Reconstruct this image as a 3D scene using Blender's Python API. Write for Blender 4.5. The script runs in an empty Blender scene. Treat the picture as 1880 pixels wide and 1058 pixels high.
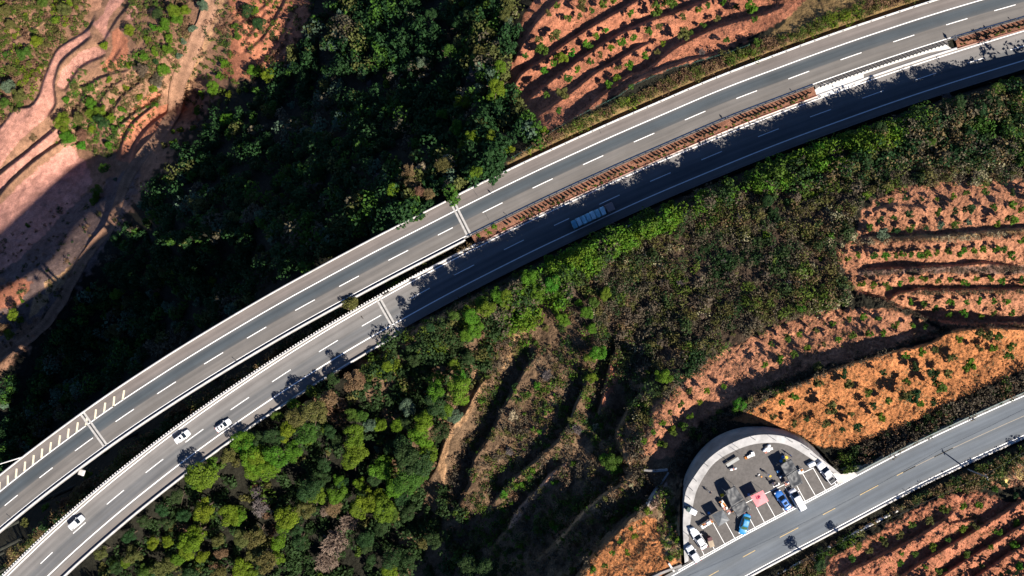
import bpy, bmesh, math, random
import numpy as np
from mathutils import Vector, Matrix
rng = np.random.default_rng(7)
random.seed(7)
SC = bpy.context.scene
COL = SC.collection
H, F, CX, CY = 184.0, 1253.0, 940.0, 529.0      # drone height over the expressway, focal length in photo pixels

# ------------------------------------------------------------------ picture <-> place
def U(u, v, z=0.0):
    k = (H - z) / F
    return ((u - CX) * k, -(v - CY) * k, z)
def Z(ox, oy, pts, s=2.9396):
    return [(ox + a / s, oy + b / s) for a, b in pts]
def P2(s):
    return [tuple(float(c) for c in p.split(',')) for p in s.split()]

# ------------------------------------------------------------------ numpy noise
_perm = rng.permutation(4096)
_val = rng.random(4096)
def vnoise(x, y, seed=0):
    xi = np.floor(x).astype(np.int64); yi = np.floor(y).astype(np.int64)
    xf = x - xi; yf = y - yi
    xf = xf * xf * (3 - 2 * xf); yf = yf * yf * (3 - 2 * yf)
    def h(a, b): return _val[_perm[(a + _perm[(b + seed * 37) & 4095]) & 4095]]
    return (h(xi, yi) * (1 - xf) + h(xi + 1, yi) * xf) * (1 - yf) + (h(xi, yi + 1) * (1 - xf) + h(xi + 1, yi + 1) * xf) * yf
def fbm(x, y, o=4, seed=0):
    r = 0; a = 0.5; t = 0
    for i in range(o):
        r = r + a * vnoise(x, y, seed + i); t += a; a *= 0.5; x = x * 2.03 + 11.3; y = y * 2.03 + 5.7
    return r / t - 0.5
def sst(x): 
    x = np.clip(x, 0, 1); return x * x * (3 - 2 * x)

# ------------------------------------------------------------------ polygon / polyline helpers (2-D)
def inside(poly, u, v):
    r = np.zeros(u.shape, bool); n = len(poly)
    for i in range(n):
        x1, y1 = poly[i]; x2, y2 = poly[(i + 1) % n]
        if y1 == y2: continue
        c = ((y1 > v) != (y2 > v)) & (u < (x2 - x1) * (v - y1) / (y2 - y1) + x1)
        r ^= c
    return r
def seg_dist(pts, u, v):
    """distance, signed side (cross), normalised arc position to an open polyline"""
    best = np.full(u.shape, 1e9); side = np.zeros(u.shape); tt = np.zeros(u.shape)
    L = [0.0]
    for a, b in zip(pts[:-1], pts[1:]): L.append(L[-1] + math.hypot(b[0] - a[0], b[1] - a[1]))
    for i, (a, b) in enumerate(zip(pts[:-1], pts[1:])):
        dx, dy = b[0] - a[0], b[1] - a[1]; l2 = dx * dx + dy * dy + 1e-9
        t = np.clip(((u - a[0]) * dx + (v - a[1]) * dy) / l2, 0, 1)
        ex = u - a[0] - t * dx; ey = v - a[1] - t * dy
        d = np.hypot(ex, ey)
        m = d < best
        best = np.where(m, d, best)
        side = np.where(m, np.sign(dx * ey - dy * ex), side)
        tt = np.where(m, (L[i] + t * (L[i + 1] - L[i])) / L[-1], tt)
    return best, side, tt
def sdist(poly, u, v):
    """signed distance to a closed polygon, positive inside (within a margin of its box; far away = -1e3)"""
    out = np.full(u.shape, -1e3)
    xs = [p[0] for p in poly]; ys = [p[1] for p in poly]
    m = (u > min(xs) - 60) & (u < max(xs) + 60) & (v > min(ys) - 60) & (v < max(ys) + 60)
    if not m.any(): return out
    uu, vv = u[m], v[m]
    d, _, _ = seg_dist(list(poly) + [poly[0]], uu, vv)
    out[m] = np.where(inside(poly, uu, vv), d, -d)
    return out
def crom(pts, n=6):
    P = [2 * np.array(pts[0]) - np.array(pts[1])] + [np.array(p) for p in pts] + [2 * np.array(pts[-1]) - np.array(pts[-2])]
    o = []
    for i in range(1, len(P) - 2):
        for k in range(n):
            t = k / n
            o.append(0.5 * (2 * P[i] + (P[i + 1] - P[i - 1]) * t + (2 * P[i - 1] - 5 * P[i] + 4 * P[i + 1] - P[i + 2]) * t * t + (3 * P[i] - P[i - 1] - 3 * P[i + 1] + P[i + 2]) * t ** 3))
    o.append(P[-2]); return [tuple(p) for p in o]

# ------------------------------------------------------------------ materials
def nmat(name, rough=0.9):
    m = bpy.data.materials.new(name); m.use_nodes = True
    nt = m.node_tree; b = nt.nodes['Principled BSDF']
    b.inputs['Roughness'].default_value = rough
    b.inputs['Specular IOR Level'].default_value = 0.25
    return m, nt, b
def node(nt, typ, **kw):
    n = nt.nodes.new(typ)
    for k, v in kw.items(): setattr(n, k, v)
    return n
def noise_node(nt, scale, detail=5, rough=0.6, coord='Object'):
    tc = node(nt, 'ShaderNodeTexCoord'); nz = node(nt, 'ShaderNodeTexNoise')
    nz.inputs['Scale'].default_value = scale; nz.inputs['Detail'].default_value = detail; nz.inputs['Roughness'].default_value = rough
    nt.links.new(tc.outputs[coord], nz.inputs['Vector']); return nz
def mapr(nt, src, lo, hi, a=0.25, b=0.75):
    r = node(nt, 'ShaderNodeMapRange'); nt.links.new(src, r.inputs['Value'])
    r.inputs['From Min'].default_value = a; r.inputs['From Max'].default_value = b
    r.inputs['To Min'].default_value = lo; r.inputs['To Max'].default_value = hi
    return r.outputs['Result']
def mulc(nt, colour, fac):
    m = node(nt, 'ShaderNodeMix', data_type='RGBA', blend_type='MULTIPLY'); m.inputs[0].default_value = 1
    if isinstance(colour, tuple): m.inputs[6].default_value = (*colour[:3], 1)
    else: nt.links.new(colour, m.inputs[6])
    nt.links.new(fac, m.inputs[7]); return m.outputs[2]
def bump(nt, b, src, strength=0.4, dist=0.05):
    n = node(nt, 'ShaderNodeBump'); n.inputs['Strength'].default_value = strength; n.inputs['Distance'].default_value = dist
    nt.links.new(src, n.inputs['Height']); nt.links.new(n.outputs['Normal'], b.inputs['Normal'])
_mc = {}
def mat(name, col, rough=0.8, var=0.15, scale=3.0, metal=0.0, bmp=0.0, spec=None):
    if name in _mc: return _mc[name]
    m, nt, b = nmat(name, rough)
    nz = noise_node(nt, scale)
    nt.links.new(mulc(nt, col, mapr(nt, nz.outputs['Fac'], 1 - var, 1 + var)), b.inputs['Base Color'])
    b.inputs['Metallic'].default_value = metal
    if spec is not None: b.inputs['Specular IOR Level'].default_value = spec
    if bmp: bump(nt, b, nz.outputs['Fac'], bmp)
    _mc[name] = m; return m
def attr_mat(name, scale=(0.35, 2.5), var=(0.2, 0.3), bmp=0.5, dist=0.08, rough=0.95):
    """ground and road surfaces: the surface's own colour comes from a point attribute, broken up by noise"""
    m, nt, b = nmat(name, rough)
    at = node(nt, 'ShaderNodeAttribute', attribute_name='albedo')
    n1 = noise_node(nt, scale[0], 6); n2 = noise_node(nt, scale[1], 4, 0.7)
    c = mulc(nt, at.outputs['Color'], mapr(nt, n1.outputs['Fac'], 1 - var[0], 1 + var[0]))
    c = mulc(nt, c, mapr(nt, n2.outputs['Fac'], 1 - var[1], 1 + var[1]))
    nt.links.new(c, b.inputs['Base Color'])
    if bmp: bump(nt, b, n2.outputs['Fac'], bmp, dist)
    b.inputs['Specular IOR Level'].default_value = 0.1
    return m
def leaf_mat(name, col, hue=0.03, trans=0.25):
    if name in _mc: return _mc[name]
    m, nt, b = nmat(name, 0.7); b.inputs['Specular IOR Level'].default_value = 0.15
    at = node(nt, 'ShaderNodeAttribute', attribute_name='tint')
    oi = node(nt, 'ShaderNodeObjectInfo')
    hs = node(nt, 'ShaderNodeHueSaturation'); hs.inputs['Color'].default_value = (*col, 1)
    nt.links.new(mapr(nt, oi.outputs['Random'], 0.5 - hue, 0.5 + hue, 0, 1), hs.inputs['Hue'])
    c = mulc(nt, hs.outputs['Color'], mapr(nt, at.outputs['Fac'], 0.55, 1.45, 0, 1))
    nt.links.new(c, b.inputs['Base Color'])
    tr = node(nt, 'ShaderNodeBsdfTranslucent'); nt.links.new(c, tr.inputs['Color'])
    mx = node(nt, 'ShaderNodeMixShader'); mx.inputs[0].default_value = trans
    out = nt.nodes['Material Output']
    nt.links.new(b.outputs[0], mx.inputs[1]); nt.links.new(tr.outputs[0], mx.inputs[2]); nt.links.new(mx.outputs[0], out.inputs['Surface'])
    _mc[name] = m; return m

# ------------------------------------------------------------------ mesh helpers
def raw_mesh(name, V, Fq, mats=(), smooth=False, attrs=None, mi=None):
    """V (n,3) array, Fq (m,k) array of equal-sized faces"""
    V = np.asarray(V, np.float32); Fq = np.asarray(Fq, np.int32)
    me = bpy.data.meshes.new(name); k = Fq.shape[1]
    me.vertices.add(len(V)); me.vertices.foreach_set('co', V.ravel())
    me.loops.add(Fq.size); me.loops.foreach_set('vertex_index', Fq.ravel())
    me.polygons.add(len(Fq)); me.polygons.foreach_set('loop_start', np.arange(0, Fq.size, k, dtype=np.int32))
    me.polygons.foreach_set('loop_total', np.full(len(Fq), k, np.int32))
    if smooth: me.polygons.foreach_set('use_smooth', np.ones(len(Fq), bool))
    if mi is not None: me.polygons.foreach_set('material_index', np.asarray(mi, np.int32))
    for m in mats: me.materials.append(m)
    for nm, (typ, dom, data) in (attrs or {}).items():
        a = me.attributes.new(nm, typ, dom)
        a.data.foreach_set('color' if typ == 'FLOAT_COLOR' else 'value', np.asarray(data, np.float32).ravel())
    me.update(calc_edges=True); me.validate(); return me
def link(name, me, parent=None, loc=None):
    o = bpy.data.objects.new(name, me); COL.objects.link(o)
    if parent is not None: o.parent = parent
    if loc is not None: o.location = loc
    return o
def structure(o): o['kind'] = 'structure'; return o
def stuff(o): o['kind'] = 'stuff'; return o
LABELLED = []
def tag(o, label, cat, group=None):
    o['label'] = label; o['category'] = cat
    if group: o['group'] = group
    LABELLED.append(o); return o
def thing(name, label, cat, loc=(0, 0, 0), rz=0.0, group=None):
    o = bpy.data.objects.new(name, None); COL.objects.link(o); o.location = loc; o.rotation_euler = (0, 0, rz)
    o.empty_display_size = 0.3
    return tag(o, label, cat, group)
class MB:
    """collects boxes, lofts and tubes into one mesh"""
    def __init__(s): s.bm = bmesh.new()
    def box(s, c, d, rz=0.0, bev=0.0, taper=1.0):
        r = bmesh.ops.create_cube(s.bm, size=1.0); vs = r['verts']
        for v in vs:
            if v.co.z > 0: v.co.x *= taper; v.co.y *= taper
        bmesh.ops.scale(s.bm, vec=d, verts=vs)
        if bev:
            es = list({e for v in vs for e in v.link_edges})
            rb = bmesh.ops.bevel(s.bm, geom=es, offset=bev, segments=2, affect='EDGES', profile=0.5)
            vs = list({v for f in rb['faces'] for v in f.verts} | {v for v in vs if v.is_valid})
        if rz: bmesh.ops.rotate(s.bm, verts=vs, cent=(0, 0, 0), matrix=Matrix.Rotation(rz, 3, 'Z'))
        bmesh.ops.translate(s.bm, verts=vs, vec=c); return s
    def tube(s, a, b, r0, r1=None, n=8):
        a = Vector(a); b = Vector(b); r1 = r0 if r1 is None else r1
        d = (b - a); q = d.to_track_quat('Z', 'Y').to_matrix()
        R = [[s.bm.verts.new(p + q @ Vector((r * math.cos(2 * math.pi * i / n), r * math.sin(2 * math.pi * i / n), 0))) for i in range(n)] for p, r in ((a, r0), (b, r1))]
        for i in range(n): s.bm.faces.new((R[0][i], R[0][(i + 1) % n], R[1][(i + 1) % n], R[1][i]))
        s.bm.faces.new(R[0][::-1]); s.bm.faces.new(R[1]); return s
    def loft(s, rings, cap=True, closed=True):
        R = [[s.bm.verts.new(p) for p in r] for r in rings]; n = len(R[0])
        for a, b in zip(R[:-1], R[1:]):
            for i in range(n if closed else n - 1): s.bm.faces.new((a[i], a[(i + 1) % n], b[(i + 1) % n], b[i]))
        if cap and closed: s.bm.faces.new(R[0][::-1]); s.bm.faces.new(R[-1])
        return s
    def quad(s, *p): s.bm.faces.new([s.bm.verts.new(q) for q in p]); return s
    def ball(s, c, r, sub=2, sc=(1, 1, 1)):
        g = bmesh.ops.create_icosphere(s.bm, subdivisions=sub, radius=r); bmesh.ops.scale(s.bm, vec=sc, verts=g['verts']); bmesh.ops.translate(s.bm, vec=c, verts=g['verts']); return s
    def mesh(s, name, m, smooth=False):
        bmesh.ops.recalc_face_normals(s.bm, faces=s.bm.faces)
        me = bpy.data.meshes.new(name); s.bm.to_mesh(me); s.bm.free()
        for x in (m if isinstance(m, (list, tuple)) else [m]): me.materials.append(x)
        if smooth:
            for p in me.polygons: p.use_smooth = True
        return me
    def build(s, name, m, parent=None, smooth=False, loc=None): return link(name, s.mesh(name, m, smooth), parent, loc)

# ------------------------------------------------------------------ expressway centre lines (read off the lane dashes)
A_D = P2("5,931 31,910 71,878 99,857 140,826 170,804 214,773 245,751 293,721 323,700 373,670 406,649 456,620 489,600 540,571 575,552 627,524 662,505 713,478 749,460 800,434 835,416 887,390 923,372 975,347 1012,329 1066,305 1104,287 1159,263 1198,246 1255,222 1294,204 1351,181 1391,166 1449,145 1489,129 1547,109 1585,95 1642,77 1681,63 1737,46 1775,34 1829,19 1865,9")
B_D = P2("71,1038 96,1014 132,981 159,958 198,924 227,900 269,867 299,843 343,810 374,787 420,755 453,732 500,701 534,678 583,648 617,626 668,597 702,577 753,549 786,530 838,503 873,485 925,459 960,441 1013,416 1048,400 1103,374 1139,357 1196,332 1234,316 1292,292 1330,276 1389,252 1428,237 1486,215 1526,201 1584,180 1623,166 1680,147 1718,134 1774,117 1811,105 1865,89")
def smooth_line(D, ext):
    p = np.array([U(a, b)[:2] for a, b in D])
    d0 = p[0] - p[3]; d0 /= np.linalg.norm(d0); d1 = p[-1] - p[-4]; d1 /= np.linalg.norm(d1)
    # keep the curve bending a little outside the frame
    pre = [p[0] + d0 * k - np.array([d0[1], -d0[0]]) * (k * k * 0.0006) for k in (ext, ext * .66, ext * .33)]
    post = [p[-1] + d1 * k for k in (ext * .33, ext * .66, ext)]
    p = np.vstack([pre, p, post])
    s = np.r_[0, np.cumsum(np.hypot(*np.diff(p, axis=0).T))]
    q = np.arange(0, s[-1], 1.5)
    o = np.stack([np.interp(q, s, p[:, 0]), np.interp(q, s, p[:, 1])], 1)
    for _ in range(30): o[1:-1] = 0.25 * o[:-2] + 0.5 * o[1:-1] + 0.25 * o[2:]
    return o
class Line:
    def __init__(s, pts):
        s.p = pts; s.s = np.r_[0, np.cumsum(np.hypot(*np.diff(pts, axis=0).T))]
        t = np.gradient(pts, axis=0); t /= np.linalg.norm(t, axis=1)[:, None]
        s.t = t; s.n = np.stack([-t[:, 1], t[:, 0]], 1)
    def at(s, q, off=0.0):
        g = lambda a: np.interp(q, s.s, a)
        return np.stack([g(s.p[:, 0]) + off * g(s.n[:, 0]), g(s.p[:, 1]) + off * g(s.n[:, 1])], -1)
    def dirn(s, q): return math.atan2(np.interp(q, s.s, s.t[:, 1]), np.interp(q, s.s, s.t[:, 0]))
    def find(s, u, v, z=0.0):
        x, y, _ = U(u, v, z); return float(s.s[np.argmin((s.p[:, 0] - x) ** 2 + (s.p[:, 1] - y) ** 2)])
    def offs(s, x, y):
        """signed offset (+ = uphill left side) and arc position of points"""
        i = np.array([np.argmin((s.p[:, 0] - a) ** 2 + (s.p[:, 1] - b) ** 2) for a, b in zip(np.atleast_1d(x), np.atleast_1d(y))])
        d = np.stack([np.atleast_1d(x), np.atleast_1d(y)], 1) - s.p[i]
        return (d * s.n[i]).sum(1), s.s[i]
LA = Line(smooth_line(A_D, 200)); LB = Line(smooth_line(B_D, 200))
C_D = P2("1010,1500 1012,1400 1025,1310 1050,1235 1100,1178 1180,1127 1240,1093 1300,1059 1371,1018 1447,979 1521,940 1594,901 1653,869 1729,832 1805,797 1880,763 1960,730 2060,692 2180,650 2400,580 2700,500 3000,430")
ZC = 37.0
def lineC():
    p = np.array([U(a, b, ZC)[:2] for a, b in C_D]); s = np.r_[0, np.cumsum(np.hypot(*np.diff(p, axis=0).T))]
    q = np.arange(0, s[-1], 1.5); o = np.stack([np.interp(q, s, p[:, 0]), np.interp(q, s, p[:, 1])], 1)
    for _ in range(30): o[1:-1] = 0.25 * o[:-2] + 0.5 * o[1:-1] + 0.25 * o[2:]
    return Line(o)
LC = lineC()
def px_of(xy, z=0.0): k = F / (H - z); return [(CX + x * k, CY - y * k) for x, y in xy]
sA0, sB0 = LA.find(841, 413), LB.find(715, 572)        # abutments: viaduct before, embankment after
endA, endB = LA.s[-1], LB.s[-1]

# ------------------------------------------------------------------ the land: heights in metres at photo pixels
CTRL = """0,0,-96 90,60,-90 200,20,-84 60,200,-84 200,150,-79 130,60,-86 350,30,-74 300,120,-74 340,190,-72 440,40,-69 430,150,-67 520,30,-66
0,300,-86 48,360,-81 143,282,-86 100,260,-84 230,235,-76 293,259,-69 0,450,-74 110,420,-72 200,420,-66 115,495,-62 30,540,-65 60,640,-65 0,720,-65
250,330,-70 300,320,-65 330,250,-68 380,330,-60 350,420,-53 270,480,-59 200,560,-67 130,640,-68 120,760,-62 0,860,-54 0,1000,-50 60,1058,-42
450,250,-63 480,150,-66 560,180,-52 620,80,-47 600,260,-45 520,330,-49 450,400,-47 420,480,-45 350,560,-52 280,650,-57 200,720,-59 100,850,-56
700,30,-42 700,150,-38 720,250,-29 680,320,-26 600,380,-30 540,450,-26 780,80,-31 820,180,-27 830,280,-15 790,340,-11 740,390,-12 860,60,-27 900,130,-18 900,250,-8
960,40,-16 940,180,-15 1000,170,-11 1060,30,-14 1150,100,-9 1020,225,-1.8 1200,10,-12 1300,60,-8 1250,125,-1.6 1420,0,-6 1420,60,-1.6 1540,0,-2 1600,-30,-2.5 1750,-60,-4
480,600,-24 620,540,-12 760,450,-7 640,600,-8 560,640,-11 430,700,-20 340,770,-15 250,820,-17 150,900,-20 60,980,-25
480,790,-4 440,850,-5 380,900,-6 300,960,-8 220,1030,-10 150,1100,-14 560,720,-1 640,670,0 700,650,1 735,622,0 640,690,-1 780,600,7 860,560,11 940,520,12
1000,500,13 1100,445,12.3 1200,395,12.2 1300,355,12.3 1400,318,12.3 1500,280,12.4 1600,248,12.6 1700,215,13 1800,180,12.5 1900,140,12.5
900,600,8.5 830,680,4.5 740,720,1.5 700,800,0 600,800,-2 560,900,-5 450,960,-6 650,950,-4 500,1050,-8 350,1060,-10 700,1050,-3 780,900,1 800,820,3
1000,560,10 1000,620,11 930,700,10 880,800,8 850,900,7 830,1000,5 850,1080,6 1050,560,13 1100,520,14.5 1200,480,15.5 1300,440,16.5 1400,400,18 1500,350,17 1650,280,15 1800,250,15 1900,230,16
1100,600,15 1080,680,16 1000,800,16 950,900,12 950,1000,14 1200,560,17 1300,530,20 1400,480,21 1500,430,21 1560,380,22 1700,340,22 1880,330,23
1160,660,18 1140,760,20.5 1060,860,21 1040,980,21 1000,1060,22 1240,650,22.5 1350,600,24 1450,560,25 1550,500,24.5 1620,430,24.5 1750,430,26 1880,420,26.5 1700,500,28 1880,500,28.5 1650,560,27.5 1750,570,29.5 1880,570,30
1220,740,28 1180,830,29 1200,790,29 1140,880,26.5 1090,920,25 1120,970,29 1100,1060,32 1320,690,27 1450,640,27 1560,600,27.5 1680,600,29 1230,830,29 1280,770,28 1230,900,31 1230,970,34 1200,940,32 1190,1010,36 1170,1080,36 1120,1010,33 1150,1096,33 1080,1096,31 1000,1096,24 900,1096,14
1360,745,30 1450,720,31.5 1550,680,32 1650,650,32.5 1750,620,32.5 1880,610,33 1440,770,32 1530,800,33 1600,770,33.5 1700,730,34 1800,690,34.5 1900,660,35
1600,1000,38.5 1500,1040,38 1700,930,38.6 1800,880,38.6 1900,850,39 1650,1050,40 1750,980,40.5 1880,920,41 1880,1000,42.5 1800,1060,42.5 1900,1080,44 1450,1100,39 1560,1080,41"""
_c = np.array([[float(x) for x in t.split(',')] for t in CTRL.split()])
_n = _c[:, 2] < 0
_c[_n, 2] *= 1 + 0.42 * sst(-_c[_n, 2] / 45)
# the wooded valley side: keep it just under the sun rays that graze the edge of the upper carriageway, so tall crowns catch light
_SD = np.array([0.81, -0.59]) / math.hypot(.81, .59); _edge = LA.at(np.arange(0, LA.s[-1], 1.0), 7.0)
def ray_floor(u, v):
    z = -30.0
    for _ in range(40):
        x, y, _z = U(u, v, z); d = _edge - np.array([x, y]); cr = np.abs(d[:, 0] * _SD[1] - d[:, 1] * _SD[0]); al = d @ _SD
        i = np.argmin(cr + (al < 0) * 1e3); z = 0.6 * z + 0.4 * (0.3 - max(al[i], 0) * math.tan(math.radians(44)))
    return z
for _i, (_u, _v, _z) in enumerate(_c):
    if _z < -11 and 300 <= _u <= 870 and _v < 470 and not (_u < 540 and _v < 160):
        _dep = 14 if (_v > 325 and _u < 660) else 2.0 if _u < 560 else 0.3
        _n2 = ray_floor(_u, _v) - _dep; _c[_i, 2] = max(_n2, _z) if (_u > 590 and _v < 265) else _n2
def tps_fit(P, z, lam=0.02):
    n = len(P); Q = P / 500.0
    d2 = ((Q[:, None] - Q[None]) ** 2).sum(-1); K = np.where(d2 > 0, d2 * np.log(d2 + 1e-12), 0) * .5
    M = np.zeros((n + 3, n + 3)); M[:n, :n] = K + lam * np.eye(n) * .1; M[:n, n] = 1; M[:n, n + 1:] = Q; M[n, :n] = 1; M[n + 1:, :n] = Q.T
    return np.linalg.solve(M, np.r_[z, 0, 0, 0])
_w = tps_fit(_c[:, :2], _c[:, 2])
def tps(u, v):
    u = np.clip(u, -40, 1920) / 500; v = np.clip(v, -40, 1100) / 500; o = np.zeros(u.shape)
    for (a, b), w in zip(_c[:, :2] / 500, _w[:-3]):
        d2 = (u - a) ** 2 + (v - b) ** 2; o += w * .5 * d2 * np.log(d2 + 1e-12)
    return o + _w[-3] + _w[-2] * u + _w[-1] * v

# terrace steps: (lip polyline in pixels, rise in metres, reach in pixels); the ground is higher on the south-east side of each lip
z1 = lambda s: Z(0, 0, P2(s)); z2 = lambda s: Z(460, 0, P2(s)); z3 = lambda s: Z(920, 0, P2(s)); z8 = lambda s: Z(1400, 350, P2(s))
zb = lambda s: Z(920, 698, P2(s)); zq = lambda s: Z(1400, 698, P2(s)); zm = lambda s: Z(460, 698, P2(s)); z7 = lambda s: Z(920, 350, P2(s))
z5 = lambda s: Z(0, 350, P2(s)); z6 = lambda s: Z(460, 350, P2(s)); zl = lambda s: Z(0, 698, P2(s)); z4 = lambda s: Z(1400, 0, P2(s)); zp = lambda s: Z(1230, 760, P2(s), 3.779)
STEPS = [
 (z3("55,350 150,170 230,70 300,5 360,-40"), 2.52, 40), (z3("20,540 60,470 110,395 210,330 300,265 410,190 530,115 650,50 730,0 800,-50"), 3.64, 45),
 (z3("90,590 150,530 260,440 340,380 450,300 570,220 710,150 840,95 950,60 1100,5 1180,-40"), 3.92, 45), (z3("150,650 190,620 300,550 410,470 510,390 650,310 770,240 830,225"), 3.08, 40),
 (z3("330,690 430,610 570,490 690,405 780,385 910,275 1060,190 1210,130 1411,75 1550,20"), 3.64, 45), (z3("560,560 700,450 880,370 1060,310 1230,280 1411,180"), 2.52, 28),
 (z1("-40,740 0,690 80,590 160,575 210,510 245,400 300,280 350,235 430,190 480,150 520,60"), 4.05, 40), (z1("250,640 300,560 292,470 302,395 325,340 375,290 440,240 500,190"), 4.32, 32),
 (z1("345,500 372,455 402,400 455,348 520,320 580,295"), 3.51, 28), (z1("-40,980 0,935 110,850 200,775 290,700 340,650"), 5.40, 45), (z1("-40,1100 20,1020 100,940 200,855 330,765 400,740"), 4.86, 45),
 (z1("640,870 660,770 700,690 760,625 870,540"), 4.31, 22), (z1("700,900 730,780 800,685 890,615 960,590"), 3.13, 22), (z1("600,760 640,680 690,640 740,600 830,550 880,500"), 3.92, 20),
 (z1("420,620 450,500 520,430 600,400 700,380"), 3.92, 20), (z1("490,680 530,560 600,470 680,420"), 3.52, 18), (z1("590,680 615,580 680,500 760,440 800,390"), 3.92, 20),
 (z1("555,230 600,150 640,90 690,30 720,-20"), 3.38, 25), (z1("560,390 610,330 650,260"), 2.03, 25), (z1("60,220 120,190 240,110"), 3.38, 25),
 (z2("-60,130 0,90 90,20 130,-30"), 2, 22), (z2("-40,290 60,210 120,120 170,30 190,-20"), 2.4, 25), (z2("30,350 110,290 170,200 230,100 280,20"), 2.4, 25), (z2("-30,230 20,150 90,60"), 1.8, 22), (z2("100,350 180,280 240,190"), 2, 22),
 (z8("590,105 720,78 900,92"), 1.0, 30), (z8("520,260 560,250 700,255 850,250 1000,240 1150,225 1300,213 1411,203 1500,195"), 2.6, 45),
 (z8("500,430 680,420 900,412 1060,402 1200,390 1320,402 1411,430 1500,450"), 2.3, 35), (z8("670,600 690,575 740,548 850,532 1000,534 1200,532 1411,528 1500,528"), 2.4, 32),
 (z8("480,530 560,560 660,590 760,640 870,682 1000,712 1150,720 1411,715 1500,715"), 2.6, 32),
 (z8("-200,1190 -60,1110 60,1075 200,1035 320,975 430,945 600,892 720,862 900,822 960,782 1030,755 1200,738 1411,745 1500,748"), 3.2, 50),
 (zq("420,1050 500,1010 600,965 700,915 800,865 900,805 990,740 1040,690"), 1.6, 36), (zq("720,1080 850,985 1000,895 1120,825 1250,745 1340,690 1411,640"), 1.7, 36),
 (zq("940,1070 1100,965 1250,875 1360,805 1480,730"), 1.7, 34), (zq("1000,775 1080,760 1160,750"), 1.0, 20), (zq("1120,1080 1300,955 1411,885 1500,830"), 1.7, 34),
 (zb("360,440 270,500 190,590 100,680 40,790 -10,850 -60,920"), 2.9, 40), (zb("720,470 650,560 560,610 440,710 370,800 300,870 200,960 150,1030"), 3.6, 42),
 (zb("880,560 800,650 690,745 620,822 500,935 420,1040 380,1100"), 4, 45), (zm("1560,-180 1480,-60 1411,60 1335,200 1290,300 1200,430 1180,560 1100,700"), 3.8, 48),
 (zb("480,-60 440,50 400,130 360,250 300,330 200,420 100,500 0,600 -60,680"), 3.6, 45), (zb("760,60 700,130 645,230 620,290 650,400 700,470"), 4.5, 36), (z7("650,830 600,880 570,1000 540,1130 510,1230"), 3.4, 36),
 (zm("950,560 1010,430 1075,250 1150,180 1210,60 1300,-60"), 2.5, 35), (zb("330,1080 400,1000 520,880 600,800 700,700"), 1.0, 25),
]
PLAT = px_of(LA.at(np.arange(sA0, endA, 4), 7.6)) + px_of(LB.at(np.arange(sB0, endB, 4)[::-1], -6.7))
PLAT = [(824, 370)] + PLAT + [(735, 607), (695, 547), (861, 455), (858, 434)]
WALL_TOP = crom(P2("1257,1034 1255,998 1254,965 1255,940 1259,903 1274,876 1296,847 1328,822 1368,804 1402,798 1442,802 1476,817 1503,839 1528,858 1540,868"), 4)
WALL_BASE = crom(P2("1252,1034 1250,998 1249,965 1250,940 1251,905 1258,872 1283,831 1317,802 1357,786 1399,782 1434,786 1466,798 1500,822 1524,850 1536,864"), 4)
WALL_IN = crom(P2("1264,1030 1264,996 1266,970 1268,956 1274,919 1283,892 1307,855 1336,834 1378,817 1420,813 1450,819 1484,839 1516,860 1530,867 1545,872"), 4)
_cn = px_of(LC.at(np.arange(0, LC.s[-1], 4), 4.9), ZC); _cs = px_of(LC.at(np.arange(0, LC.s[-1], 4), -4.4), ZC)
sl0 = [i for i, p in enumerate(_cn) if p[0] < 1250][-1]; sl1 = [i for i, p in enumerate(_cn) if p[0] > 1562][0]
PLATC = _cn[:sl0] + [(p[0] * 1, p[1]) for p in WALL_TOP] + _cn[sl1:] + _cs[::-1]
WALL_FOOT = WALL_BASE + WALL_TOP[::-1]
WALL_POLY = WALL_TOP + [(1545, 885), (1265, 1036)]

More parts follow.
